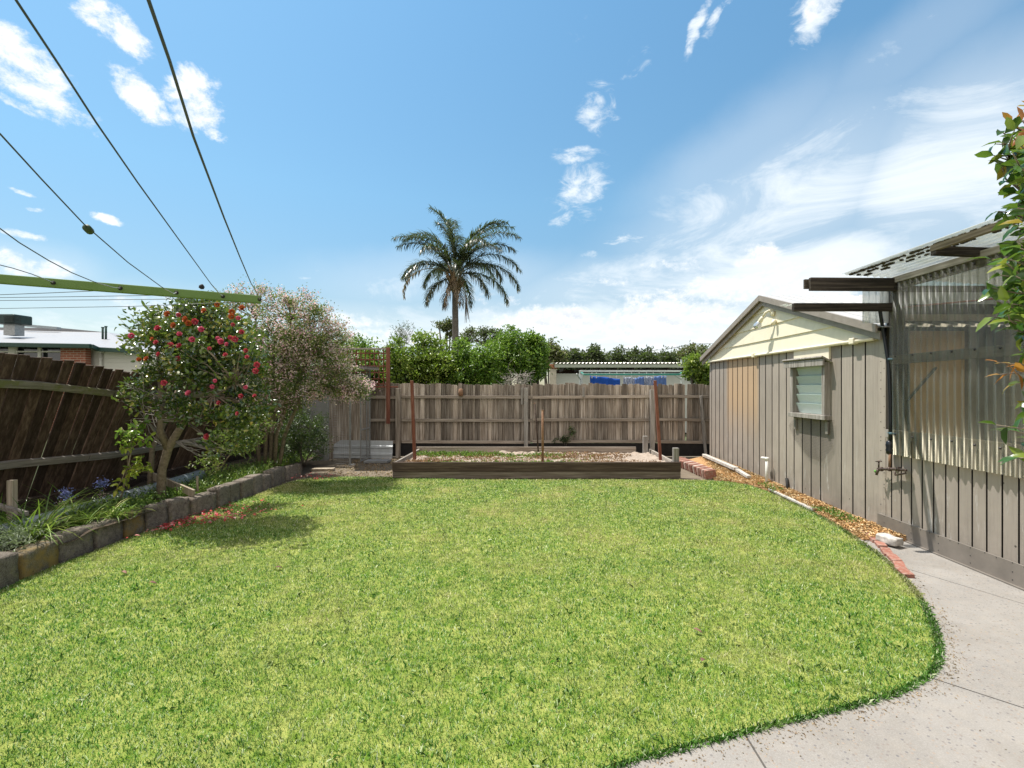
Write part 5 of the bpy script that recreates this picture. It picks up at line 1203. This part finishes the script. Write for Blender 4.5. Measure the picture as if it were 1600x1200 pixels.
btree('flat topped dark gum tree between the palm and the bright green trees', 770, 48, [(757, 519, 0, 12, 5, 1.2), (775, 522, 0, 12, 6, 1.2), (790, 530, 0, 14, 6, 1.2), (768, 532, 0, 16, 7, 1.2), (742, 528, 0, 8, 5, 1.)], 90, 22, .5, .25, .10, m_farleaf, group=None, name='gum_tree', r=.2)
btree('small umbrella shaped tree left of the palm trunk', 697, 30, [(686, 507, 0, 10, 4, .6), (698, 511, 0, 9, 6, .6), (702, 504, 0, 5, 3, .4), (703, 524, 0, 7, 6, .6)], 55, 20, .24, .16, .07, m_gum, group=None, name='gum_tree', r=.12)
btree('scruffy pale gum tree behind the right side of the palm trunk', 728, 32, [(728, 528, 0, 12, 8, .9), (737, 518, 0, 6, 6, .6), (722, 540, 0, 12, 8, .8)], 60, 20, .28, .16, .07, m_gum, group=None, name='gum_tree', r=.12)
# wispy bare tree
t = thing('wispy_tree', 'thin nearly bare tree top sticking up behind the red lattice', 'tree', P(625, 605, 14) - Vector((0, 0, 1.65)))
b = MB(); top = P(626, 520, 14); b.tube([P(625, 690, 14), P(625, 560, 14), top], [.03, .02, .008], 6); C = []
for i in range(24):
    k = random.random(); s0 = P(625, 560, 14).lerp(top, k); tg = P(625 + random.gauss(0, 11), 500 + random.uniform(0, 46), 14 + random.gauss(0, .3)); q = wig(s0, tg, 5, .08); b.tube(q, [.008, .007, .005, .004, .003, .002], 4); C += [tuple(q[4]), tuple(q[5]), tuple(q[3])]
b.build('trunk', m_barkdk, t); C = np.repeat(np.array(C), 10, 0) + rng.normal(size=(len(C) * 10, 3)) * .06; leaves('foliage', C, rand_dirs(len(C), .5), .09, .008, m_farleaf, t, detail=0)
# dead brush
t = thing('brush_heap', 'grey brown heap of dead twigs showing above the back fence under the bright tree', 'brush', P(806, 605, 12.1) - Vector((0, 0, 1.65)))
b = MB()
for i in range(330):
    a = P(random.uniform(786, 828), random.uniform(584, 640), 12.1 + random.uniform(-.3, .3)); d = Vector((random.gauss(0, .14), random.gauss(0, .12), random.gauss(0, .12))); q = wig(a, a + d, 3, .12); b.tube(q, [.007, .006, .004, .003], 4, cap=False)
b.tube([P(806, 700, 12.1), P(806, 600, 12.1)], .03, 6); b.build('twigs', m_bare, t)
tag(t.children[0] if t.children else t, None)

# ---- palm
PYY = 28.0; pc = P(711, 440, PYY)
palm = thing('palm_tree', 'tall feather leaved palm standing against the sky behind the back fence', 'palm', (P(711, 605, PYY).x + .05, PYY, 0))
m_ptrunk = plain('palm_trunk_bark', (.17, .15, .13), .9, var=.25, scale=7, bmp=.8, col2=(.10, .085, .075))
m_pboot = plain('palm_boot', (.30, .21, .11), .8, var=.3, scale=12, bmp=.6, col2=(.17, .11, .06))
b = MB(); z0 = P(712, 605, PYY); 
q = []; rr = []
for i in range(26):
    k = i / 25; p = Vector((z0.x + .04 * math.sin(k * 3), PYY, 0)).lerp(P(711, 455, PYY), k); q.append(p); rr.append(.215 - .05 * k + (.010 if i % 2 else 0))
b.tube(q, rr, 16); b.build('trunk', m_ptrunk, palm)
b = MB(); b.tube([P(711, 458, PYY), P(711, 445, PYY), P(711, 430, PYY), P(711, 415, PYY)], [.17, .27, .25, .12], 14)
for i in range(26):
    a = i * 2.4; p0 = P(711, 455, PYY) + Vector((math.cos(a) * .2, math.sin(a) * .2, random.uniform(-.1, .9))); b.tube([p0, p0 + Vector((math.cos(a) * .18, math.sin(a) * .18, .35)), p0 + Vector((math.cos(a) * .34, math.sin(a) * .34, .62))], [.07, .05, .03], 6)
b.build('crownshaft', m_pboot, palm)
fr_ = [(170, 98, 4.5, 62), (20, 76, 4.9, 78), (100, 88, 4.2, 50), (-15, 68, 4.7, 100), (8, 52, 4.6, 112), (-30, 60, 4.0, 105), (-10, 28, 4.6, 104), (22, 16, 4.1, 98), (-35, 2, 3.2, 80), (-70, -25, 2.6, 55),
       (190, 66, 4.3, 84), (170, 44, 4.1, 108), (205, 32, 3.5, 100), (182, 26, 4.3, 128), (215, -15, 2.7, 70), (250, -40, 2.4, 45), (165, 82, 4.3, 95), (270, 80, 3.9, 100), (310, 66, 3.8, 115), (240, 60, 3.7, 115), (80, 66, 3.8, 100), (50, 50, 3.9, 105), (120, 50, 3.9, 105), (285, 30, 3.0, 110), (75, 10, 3.2, 95), (0, 82, 4.5, 85), (180, 80, 4.2, 110)]
fr_ += [(a_ + random.uniform(-25, 25), e_ + random.uniform(-12, 8), l_ * random.uniform(.75, .92), b_ + random.uniform(-5, 20)) for (a_, e_, l_, b_) in fr_[:5] + fr_[10:12]]
fr_ = [(a_, e_, l_ * (.93 if math.cos(R(a_)) < -.3 else .97) * (1.08 if e_ > 60 else 1), b_ + 8) for (a_, e_, l_, b_) in fr_]
PC = P(711, 432, PYY)
for fi, (azd, eld, L, bend) in enumerate(fr_):
    a = R(azd); e = R(eld); n = 16; p = PC + Vector((math.cos(a) * .12, math.sin(a) * .12, -.1 if eld < 0 else .1)); pts = [p]
    for i in range(n):
        k = i / n; ee = e - R(bend) * (k ** 1.35); p = p + Vector((math.cos(a) * math.cos(ee), math.sin(a) * math.cos(ee), math.sin(ee))) * (L / n); pts.append(p)
    sparse = fi == 13; dead = fi in (15, 9)
    b = MB(); b.tube(pts, [.035 - .03 * i / n for i in range(n + 1)], 5)
    fo_ = b.build('frond', m_pboot if (sparse or dead) else m_palm, palm)
    m_ = 44 if not sparse else 34; Cs = []; Ds = []; Ls = []
    for side in (-1, 1):
        for i in range(m_ * 2):
            k = .16 + .84 * (i + random.random() * .5) / (m_ * 2)
            if sparse and k < .45: continue
            u = k * n; j = min(n - 1, int(u)); pt = pts[j].lerp(pts[j + 1], u - j); tn = (pts[j + 1] - pts[j]).normalized(); s = Vector((-math.sin(a), math.cos(a), 0)) * side
            up_ = tn.cross(s) * (1 if side < 0 else -1); 
            if up_.z < 0: up_ = -up_
            dv = (tn * .75 + s * random.uniform(.3, 1.1) + up_ * random.uniform(-.8, .8)).normalized(); Cs.append(tuple(pt)); Ds.append(tuple(dv)); Ls.append((.66 if not sparse else .42) * (math.sin(PI * min(1, k * .92 + .05)) ** .5 * .8 + .2) * random.uniform(.8, 1.15))
    Cs = np.array(Cs); Ds = np.array(Ds); Ls = np.array(Ls); azs = np.arctan2(Ds[:, 1], Ds[:, 0]); els = np.arcsin(Ds[:, 2])
    ribbons('leaflets', Cs, azs, Ls, np.full(len(Cs), .05), els, .9 + .8 * rng.random(len(Cs)), m_palmdead if (dead or sparse) else m_palm, fo_, nseg=3)
b = MB(); a0 = P(721, 452, PYY)
for i in range(34): b.tube([a0, a0 + Vector((.25, -.1, -.3)), a0 + Vector((.35 + random.gauss(0, .12), random.gauss(0, .12), random.uniform(-1.1, -2.0)))], [.02, .014, .008], 4)
b.build('seed_stalk', m_palmdead, palm)

t = bush('climbing_weed', 'small dark green weed climbing the bottom rail of the back fence', 'weed', P(884, 700, 11.08), [P(893, 668, 11.08), P(880, 684, 11.08)], [pblob(893, 672, 11.08, 4, 9, .05), pblob(883, 686, 11.08, 8, 4, .05), pblob(870, 688, 11.08, 5, 3, .04)], 26, 16, .06, .04, .02, m_shrubdk, m_barkdk, r=.006, ntw=10)
# ---- red lattice screen
lt_ = thing('lattice_screen', 'rust red lattice screen with a long post fixed above the back fence', 'lattice', P(570, 605, 11.02) - Vector((0, 0, .0)))
LYY = 11.06
b = MB(); b.beam(P(606.5, 662, LYY - .03), P(606.5, 543, LYY - .03), .085, .03, (0, 1, 0)); b.build('post', m_redpaint, lt_, bevel=.003)
b = MB()
for py in (552, 562, 572, 582, 592, 600): b.beam(P(519, py, LYY), P(603, py, LYY), .028, .012, (0, 1, 0))
for px in range(522, 604, 7): b.beam(P(px, 546, LYY + .013), P(px, 604, LYY + .013), .022, .010, (0, 1, 0))
b.build('lattice_panel', m_lattice, lt_)
b = MB(); b.beam(P(517, 545, LYY - .01), P(609, 545, LYY - .01), .04, .035); b.build('top_rail', m_greyrail, lt_, bevel=.003)
b = MB(); b.beam(P(517, 604.5, LYY - .01), P(622, 604.5, LYY - .01), .035, .03); b.build('bottom_rail', m_redpaint, lt_, bevel=.003)

# ---- wire cage / aviary in the back left corner
m_metal = plain('grey_galvanised_frame', (.40, .41, .41), .45, .5, .5, var=.2, scale=20)
m_sheet = plain('grey_fibre_sheet', (.27, .275, .275), .8, var=.16, scale=6, bmp=.3)
m_wire = plain('galvanised_wire', (.28, .285, .29), .5, .4)
cg = thing('wire_cage', 'grey metal framed wire cage with flat roof in the back left corner', 'cage', P(530, 725, 10.2) - Vector((0, 0, 0)))
b = MB(); b.box(P(494, 660, 10.0) + Vector((0, 0, 0)), (.50, .02, 1.58)); b.build('side_panel', m_sheet, cg, bevel=.003)
b = MB(); b.box(P(476, 655, 9.93), (.08, .03, 1.4)); b.build('side_panel', m_sheet, cg, bevel=.003)
fpx = [(512.5, 718, 575, 10.0, .035), (547, 728, 575, 9.85, .03), (563.5, 722, 578, 10.3, .022), (577.5, 716, 577, 10.8, .03), (573, 716, 577, 10.75, .02)]
b = MB()
for (px, y0, y1, Y, w_) in fpx: b.beam(P(px, y0, Y), P(px, y1, Y), w_, w_, (0, 1, 0))
b.beam(P(512, 576, 10.0), P(547, 576, 9.87), .03, .03); b.beam(P(547, 576, 9.87), P(578, 578, 10.8), .03, .03); b.beam(P(563.5, 720, 10.3), P(578, 714, 10.8), .025, .025); b.beam(P(563.5, 672, 10.3), P(578, 668, 10.8), .025, .025); b.beam(P(547, 727, 9.86), P(555, 725, 9.9), .025, .025)
b.build('frame', m_metal, cg)
def mesh_panel(a0, a1, z0, z1, st=.05):
    b = MB(); L = (a1 - a0).length; n = int(L / st); m_ = int((z1 - z0) / st)
    for i in range(n + 1): p = a0.lerp(a1, i / n); b.tube([(p.x, p.y, z0), (p.x, p.y, z1)], .0016, 3, cap=False)
    for j in range(m_ + 1): z = z0 + (z1 - z0) * j / m_; b.tube([(a0.x, a0.y, z), (a1.x, a1.y, z)], .0016, 3, cap=False)
    return b
mesh_panel(P(513, 600, 10.0), P(547, 600, 9.86), .03, 2.0).build('wire_mesh', m_wire, cg)
mesh_panel(P(564, 600, 10.3), P(578, 600, 10.8), .06, 2.0).build('door_mesh', m_wire, cg)
b = MB(); b.slab([tuple(P(505, 575, 9.75).xy), tuple(P(556, 575, 9.75).xy), tuple(P(592, 575, 10.7).xy), tuple(P(540, 575, 10.95).xy), tuple(P(510, 575, 10.9).xy)], 2.0, 2.045); b.build('roof', m_sleeper2, cg, bevel=.003)
b = MB(); b.beam(P(505, 574, 9.75), P(555, 574.5, 9.75), .03, .05); b.beam(P(555, 574.5, 9.75), P(591, 577, 10.68), .03, .04); b.build('roof_edge', m_greyrail, cg)
b = MB(); b.box(P(545, 660, 11.0), (.9, .03, 1.75)); b.build('back_panel', m_fence, cg)
# white corrugated offcut
b = MB(); p0 = P(521, 716, 10.95)
vsr = []
prof = [(0, 0), (.06, .0), (.075, .018), (.12, .018), (.135, 0), (.22, 0), (.235, .018), (.28, .018), (.295, 0), (.40, .0)]
wd_ = (615 - 521) * 10.95 / F; n = len(prof)
vs = [(p0.x, p0.y - o_ + h * .12, max(p0.z, .0) + h) for h, o_ in prof] + [(p0.x + wd_, p0.y - .1 - o_ + h * .12, max(p0.z, .0) + h - .01) for h, o_ in prof]
b.add(vs, [(i, i + 1, n + i + 1, n + i) for i in range(n - 1)]); o = b.build('ribbed_sheet', m_pipe if False else plain('white_ribbed_sheet', (.55, .58, .60), .5, .1, var=.12, scale=8), solid=.004)
tag(o, 'pale blue white ribbed metal sheet offcut propped against the back fence by the cage', 'metal sheet')
b = MB(); b.box(G(590, 722) + Vector((0, 0, .02)), (.5, .3, .05)); o = b.build('paving_slab', m_sheet, bevel=.006); tag(o, 'grey paving slab on the soil left of the raised bed', 'paving slab')
b = MB(); b.box(G(505, 734) + Vector((0, 0, .01)), (.42, .14, .04), Matrix.Rotation(.1, 3, 'Z')); o = b.build('timber_offcut', m_stake, bevel=.004); tag(o, 'pale flat timber offcut on the soil just past the last edging block', 'plank')

# ---- neighbour's open shed with washing line
NY = 17.0
ns = thing('open_shed', 'long low white shed with a corrugated roof and dark open front behind the back fence', 'shed', (3.1, NY, 0))
m_nwall = plain('off_white_wall', (.58, .60, .56), .8, var=.08, scale=3)
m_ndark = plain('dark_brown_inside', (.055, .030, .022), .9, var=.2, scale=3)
m_nfas = plain('pale_green_fascia', (.42, .46, .38), .6, var=.1, scale=6)
X0, X1 = (868 - CX) / F * NY, (1110 - CX) / F * NY
b = MB(); b.box(((X0 + X1) / 2, NY + .05, 1.04), (X1 - X0, .1, 2.08)); b.build('front_wall', m_nwall, ns)
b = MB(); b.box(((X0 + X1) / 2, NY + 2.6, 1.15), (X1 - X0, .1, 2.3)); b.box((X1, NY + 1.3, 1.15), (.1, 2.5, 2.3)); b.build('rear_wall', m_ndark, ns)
b = MB(); b.box((X0 - .10, NY - .05, 1.12), (.24, .3, 2.24)); b.build('pillar', plain('cream_pillar', (.62, .56, .46), .8), ns, bevel=.01)
b = MB(); b.box((X0 - .08, NY - .07, 2.32), (.28, .32, .14)); b.build('pillar_cap', plain('orange_brick_cap', (.50, .22, .12), .85, var=.2), ns, bevel=.01)
b = MB(); b.box(((X0 + X1) / 2, NY - .35, 2.335), (X1 - X0 + .1, .05, .12)); b.build('fascia', m_nfas, ns, bevel=.01)
b = MB(); corr(b, (X0 - .1, NY - .42, 2.43), (1, 0, 0), X1 - X0 + .2, (0, 1, .035), 3.2, (0, 0, 1), .02, .13); b.build('roof', m_roof, ns, solid=.004)
b = MB()
for i in range(9): xx = X0 + .3 + i * .6; b.box((xx, NY + 1.1, 2.24), (.05, 2.6, .10))
b.build('rafters', m_ndark, ns)
# neighbour's clothes line
CY_ = 14.2
m_whitep = plain('pale_painted_steel', (.62, .66, .62), .5); m_teal = plain('teal_steel', (.06, .34, .27), .5)
cl = thing('clothes_line', 'folding clothes line frame with teal arms behind the back fence', 'clothes line', P(988, 605, CY_) - Vector((0, 0, 1.6)))
b = MB()
for px in (907.5, 1066.5): b.beam(P(px, 688, CY_), P(px, 579, CY_), .09, .07, (0, 1, 0))
b.beam(P(905, 580, CY_), P(1069, 580, CY_), .06, .055); b.build('frame', m_whitep, cl, bevel=.004)
b = MB(); b.beam(P(912, 585, CY_ - .9), P(1062, 585, CY_ - .9), .04, .05); b.beam(P(908, 582, CY_), P(913, 585, CY_ - .9), .03, .03); b.beam(P(1066, 582, CY_), P(1061, 585, CY_ - .9), .03, .03); b.build('arm', m_teal, cl)
b = MB()
for (px, s_) in ((908, -1), (1066, -1)): b.beam(P(px, 594, CY_), P(px - 7 if px < 950 else px - 14, 584, CY_ - .3), .03, .03)
b.build('brace', m_whitep, cl)
b = MB()
for k in range(4): b.tube([P(910, 583.5, CY_ - .2 - k * .2), P(1064, 583.5, CY_ - .2 - k * .2)], .004, 4)
b.build('lines', m_whitep, cl)
def cloth(label, pxs, ytop, drop, Y, mat, seed, name='hanging_cloth', grp='washing hanging on the neighbouring clothes line'):
    r = random.Random(seed); n = 24; m_ = 8; vs = []; fs = []
    for j in range(m_ + 1):
        for i in range(n + 1):
            k = i / n; px = pxs[0] + (pxs[1] - pxs[0]) * k; zt = ytop[0] + (ytop[1] - ytop[0]) * k + 1.2 * math.sin(k * PI * 3) * .4
            p = P(px, zt, Y); p.z -= drop * j / m_; p.y += .04 * math.sin(k * 19 + seed) * (j / m_); vs.append(tuple(p))
    for j in range(m_):
        for i in range(n): a = j * (n + 1) + i; fs.append((a, a + 1, a + n + 2, a + n + 1))
    b = MB(); b.smooth = True; b.add(vs, fs); o = b.build(name, mat, solid=.006); tag(o, label, 'cloth', grp); return o
m_blue = plain('royal_blue_cloth', (.012, .085, .42), .9, var=.08, scale=20); m_blue2 = plain('faded_blue_cloth', (.13, .22, .50), .9, var=.1, scale=20)
def mk_pat():
    m, t = newmat('patterned_cloth'); v = oc(t); w_ = t.n('ShaderNodeTexWave', ins={'Scale': 9.0, 'Distortion': 6.0, 'Detail': 3.}); t.t.links.new(v, w_.inputs['Vector'])
    return finish(m, t, pbsdf(t, t.ramp(w_.outputs['Fac'], [(.3, (.03, .04, .10)), (.5, (.20, .26, .46)), (.75, (.62, .66, .72))]), .9))
m_pat = mk_pat()
cloth('royal blue towel hanging at the left of the neighbouring clothes line', (922, 969), (587, 592), .5, CY_ - .6, m_blue, 1)
cloth('patterned navy and white cloth next to the royal blue towel', (974, 994), (589, 590), .5, CY_ - .4, m_pat, 2)
cloth('pale blue cloth in the middle of the neighbouring clothes line', (992, 1006), (591, 588), .5, CY_ - .7, m_blue2, 3)
cloth('patterned cloth right of the middle of the neighbouring clothes line', (1004, 1024), (588, 589), .5, CY_ - .45, m_pat, 4)
cloth('faded blue cloth at the right end of the neighbouring washing', (1022, 1041), (588, 587), .5, CY_ - .6, m_blue2, 5)
m_peg = plain('white_peg', (.75, .76, .74), .5)
ORD2 = ['leftmost', 'second', 'third', 'fourth', 'fifth', 'sixth', 'seventh', 'eighth', 'ninth', 'tenth', 'last']
for i, px in enumerate((925, 932, 953, 963, 975, 987, 999, 1010, 1021, 1034, 1039)):
    b = MB(); b.beam(P(px, 591, CY_ - .62), P(px + random.uniform(-1, 1), 582, CY_ - .62), .022, .012, (0, 1, 0)); o = b.build('clothes_peg', m_peg); tag(o, ORD2[i] + ' small white peg from the left on the neighbouring washing', 'peg', 'clothes pegs on the neighbouring washing')
# power poles
for (px, y1, Y, lb) in ((995.5, 547, 75, 'short grey power pole behind the neighbouring shed'), (1083, 535, 75, 'taller grey power pole behind the gum tree near the garden shed')):
    t = thing('power_pole', lb, 'pole', (P(px, 605, Y).x, Y, 0), 'power poles far behind'); b = MB(); b.tube([P(px, 620, Y), P(px, y1, Y)], [.16, .13], 8); b.build('pole', m_barkdk, t)
    b = MB(); b.beam(P(px - 5, y1 + 3, Y), P(px + 5, y1 + 3, Y), .12, .14); b.build('cross_arm', m_barkdk, t)
    b = MB()
    for k in (-4, 0, 4): b.tube([P(px + k, y1 + 2.5, Y), P(px + k, y1 + .5, Y)], .05, 6)
    b.build('insulator', m_metal, t)
b = MB()
for k in (-4, 4): b.tube([P(880 + k, 547, 76), P(940, 550, 75.5), P(995.5 + k, 549.5, 75), P(1040, 546, 75), P(1083 + k, 537.5, 75), P(1150, 536, 75)], .02, 4)
o = b.build('power_lines', m_black); tag(o, 'thin overhead wires strung between the far power poles', 'wires')

# ---- house on the left
HY = 16.0; s16 = HY / F
hs_ = thing('neighbour_house', 'low brick and weatherboard house with a pale metal roof beyond the leaning fence', 'house', ((0 - CX) * s16, HY, 0))
m_hroof = plain('white_metal_roof', (.26, .26, .27), .5, .2, var=.06, scale=2)
m_hfas = plain('dark_green_gutter', (.025, .065, .05), .5)
def mk_brickwall():
    m, t = newmat('red_brick_wall'); v = oc(t); br = t.n('ShaderNodeTexBrick', ins={'Color1': (.33, .11, .065, 1), 'Color2': (.24, .075, .05, 1), 'Mortar': (.42, .34, .28, 1), 'Scale': 1.0, 'Mortar Size': .008, 'Brick Width': .23, 'Row Height': .076})
    t.t.links.new(t.map(v, rot=(R(90), 0, 0)), br.inputs['Vector']); return finish(m, t, pbsdf(t, br.outputs[0], .9))
m_bw = mk_brickwall()
def mk_wb():
    m, t = newmat('white_weatherboard'); v = oc(t); sp = t.n('ShaderNodeSeparateXYZ', ins={0: v}); f = t.m('FRACT', t.m('MULTIPLY', sp.outputs[2], 7.0))
    return finish(m, t, pbsdf(t, (.62, .60, .57), .6, normal=bump(t, f, 1., .02)))
m_wb = mk_wb(); m_hwin = plain('dark_window_glass', (.02, .025, .028), .08, spec=.8); m_hframe = plain('white_window_frame', (.68, .66, .62), .5)
xa = (138 - CX) * s16
b = MB(); b.box(((xa + (99 - CX) * s16) / 2, HY, 1.5), (xa - (99 - CX) * s16, .2, 2.9)); b.build('brick_wall', m_bw, hs_)
b = MB(); b.box(((99 - CX) * s16 - 4, HY + .02, .95), (8, .18, 1.75)); b.build('lower_wall', m_bw, hs_)
b = MB(); b.box(((9 + 99 - CX * 2) / 2 * s16 - 3, HY + .12, 2.4), (8.2, .05, 1.2)); b.build('window_glass', m_hwin, hs_)
b = MB()
for (px0, px1) in ((-60, 15), (26, 61), (63.5, 97.5)):
    for py in (541, 549.5, 566): b.beam(P(px0, py, HY - .0), P(px1, py, HY - .0), .06, .045)
    for px in (px0, px1): b.beam(P(px, 541, HY), P(px, 566, HY), .05, .05, (0, 1, 0))
b.box(P(20.5, 556, HY), (.2, .08, .7)); b.build('window_frame', m_hframe, hs_)
HY2 = 16.3; s2_ = HY2 / F
b = MB(); b.box(((137 - CX) * s2_ + 1.3, HY2, 1.45), (3.2, .1, 2.8)); b.build('weatherboard_wall', m_wb, hs_)
b = MB(); b.tube([P(157.5, 548, HY2 - .1), P(157.5, 600, HY2 - .1)], .055, 8); b.box(P(158, 549, HY2 - .12), (.12, .12, .1)); b.build('downpipe', m_hframe, hs_)
e0 = P(-300, 531, HY - .45); e1 = P(142, 538, HY - .45); e2 = P(153, 543, HY2 - .45); e3 = P(212, 546, HY2 - .45); r0 = P(-300, 509, 21.5); r1 = P(95, 513, 21.5); r2 = P(170, 520, 21.5)
b = MB(); b.add([e0, e1, e2, e3, r2, r1, r0], [(0, 1, 2, 3, 4, 5, 6)]); bk = [Vector((r0.x, 27, 2.9)), Vector((e3.x + .3, 27, 2.9))]
b.add([r0, r1, r2, e3, bk[1], bk[0]], [(0, 1, 2, 3, 4, 5)]); b.build('roof', m_hroof, hs_, solid=.03)
b = MB(); dn = Vector((0, 0, -.06))
for (a, c) in ((e0, e1), (e1, e2), (e2, e3)): b.beam(a + dn, c + dn, .12, .13)
b.build('gutter', m_hfas, hs_, bevel=.01)
b = MB(); b.beam(P(40, 508.5, 21), P(92, 513, 21), .2, .1); b.build('ridge_vent', m_pipe, hs_)
b = MB(); 
for px, y1 in ((160.5, 511), (165.5, 509.5)): b.tube([P(px, 530, 18.5), P(px, y1, 18.5)], .035, 8); b.tube([P(px, y1 + 1.5, 18.5), P(px, y1, 18.5)], .05, 8)
b.build('vent_pipe', m_hfas, hs_)
b = MB(); cc_ = P(22, 515, 18.2); b.box(cc_, (.42, .35, .45)); b.build('cooler_stand', m_metal, hs_)
b = MB(); b.box(P(20, 500, 18.2), (.80, .7, .36)); co_ = b.build('roof_cooler', plain('dark_green_plastic', (.02, .045, .04), .5), hs_, bevel=.05)
b = MB()
for k in range(6): b.box(P(19.5, 500, 17.84) + Vector((0, 0, -.12 + k * .05)), (.62, .02, .012))
b.build('vents', m_black, co_)

# ================================================================== CLOTHES HOIST
m_gp = plain('green_enamel', (.090, .175, .022), .4, .0, .5, var=.06, scale=14, bmp=.05)
m_line = plain('grey_line_wire', (.07, .085, .07), .5, .2)
m_linel = plain('pale_line_end', (.42, .44, .42), .45, .4)
A0 = P(0, 436, 1.84); A1 = P(408, 468.5, 2.21); ad = (A1 - A0).normalized(); AC = A0 - ad * 1.1
ht = thing('clothes_hoist', 'green steel clothes hoist arm with grey lines crossing the upper left sky', 'clothes line', (AC.x, AC.y, 0))
b = MB(); b.beam(AC, A1, .022, .036); b.build('arm', m_gp, ht, bevel=.004)
b = MB(); b.tube([(AC.x, AC.y, 0), (AC.x, AC.y, 2.1)], .03, 14); b.build('post', m_gp, ht)
d1 = Vector((.46, -.89, 0)).normalized(); far_ = A1 + d1 * 2.6
b = MB(); b.beam((AC.x, AC.y, A1.z), (far_.x + .1, far_.y - .05, A1.z), .022, .036); b.build('arm', m_gp, ht, bevel=.004)
d2 = Vector((-.96, .28, 0)).normalized(); far2 = A1 + d2 * 3.4
b = MB(); b.beam((AC.x, AC.y, A1.z), (far2.x, far2.y, A1.z), .022, .036); b.build('arm', m_gp, ht, bevel=.004)
def armpt(px):
    k = (px - CX) / F; s = (k * A0.y - A0.x) / (ad.x - k * ad.y); return A0 + ad * s
def solve(A, d, px, py):
    k = (px - CX) / F; s = (k * A.y - A.x) / (d.x - k * d.y); X = A.x + d.x * s; Y = A.y + d.y * s; return Vector((X, Y, H - (py - CY) * Y / F)), s
WR = .00145
lines = [(408, [(400, 455), (392, 442), (375, 402), (350, 340), (302, 213), (265, 95), (232, 0)]), (351, [(344, 460), (330, 444), (280, 375), (215, 285), (150, 191), (90, 98), (25, 0)]),
         (279, [(271, 459), (252, 448), (200, 410), (131, 350), (65, 280), (0, 209)]), (192, [(176, 449), (146, 440), (112, 426), (76, 407), (30, 379), (0, 357)]), (88, [(70, 436), (49, 428), (20, 419), (0, 414)])]
wC = None
for (apx, pl) in lines:
    A = armpt(apx) + Vector((0, -.012, 0)); pts = [A]; last = None
    for (px, py) in pl:
        p, s = solve(A, d1, px, py); pts.append(p); last = s
    step = pts[-1] - pts[-2]; e_ = pts[-1]; rem = max(.25, 2.3 - last); tgt = e_ + d1 * rem; tgt.z = e_.z * .5 + 2.0 * .5
    pts += [e_.lerp(tgt, .5), tgt]
    if apx == 279: wC = pts
    b = MB(); b.tube(pts, WR, 6); b.build('line', m_line, ht)
    b = MB(); b.tube([A + Vector((0, .003, 0)), A - Vector((0, .004, 0))], .0075, 10); b.build('grommet', m_black, ht)
    b = MB(); b.tube(pts[:2] + [pts[1].lerp(pts[2], .8)], WR * 1.35, 6); b.build('line_end', m_linel, ht)
for (apx, ya, yb) in ((160, 454, 460.5), (262, 461, 465), (300, 467, 469.5), (409, 470.5, 482)):
    A = armpt(apx) + Vector((0, .012, -.012)); p1_, s_ = solve(A, d2, 0, yb); pm, _ = solve(A, d2, apx * .5, (ya + yb) / 2 + (2.5 if apx > 400 else .3)); tgt = p1_ + d2 * 1.0
    b = MB(); b.tube([P(apx, ya, A.y), pm, p1_, tgt], WR, 6); b.build('line', m_line, ht)
b = MB(); mid, _ = solve(armpt(279) + Vector((0, -.012, 0)), d1, 138, 358.5); dv = (wC[5] - wC[4]).normalized(); b.tube([mid - dv * .014, mid - dv * .01, mid + dv * .01, mid + dv * .014], [.004, .0085, .0085, .004], 12); b.build('tensioner', plain('dark_green_plastic_clip', (.03, .06, .01), .5), ht)
# little dark wing nut on the arm and hook
b = MB(); b.lathe(P(314, 452, 2.12), [(.0, 0), (.010, .004), (.011, .014), (.004, .022), (0, .024)], 8, (.3, 0, 1)); b.build('bolt', m_black, ht)
b = MB(); c_ = P(263, 464, 2.06); b.tube([c_ + Vector((math.cos(a) * .011, 0, math.sin(a) * .006)) for a in [PI * (1 + k / 8) for k in range(9)]], .0012, 5); b.build('hook', m_wire, ht)
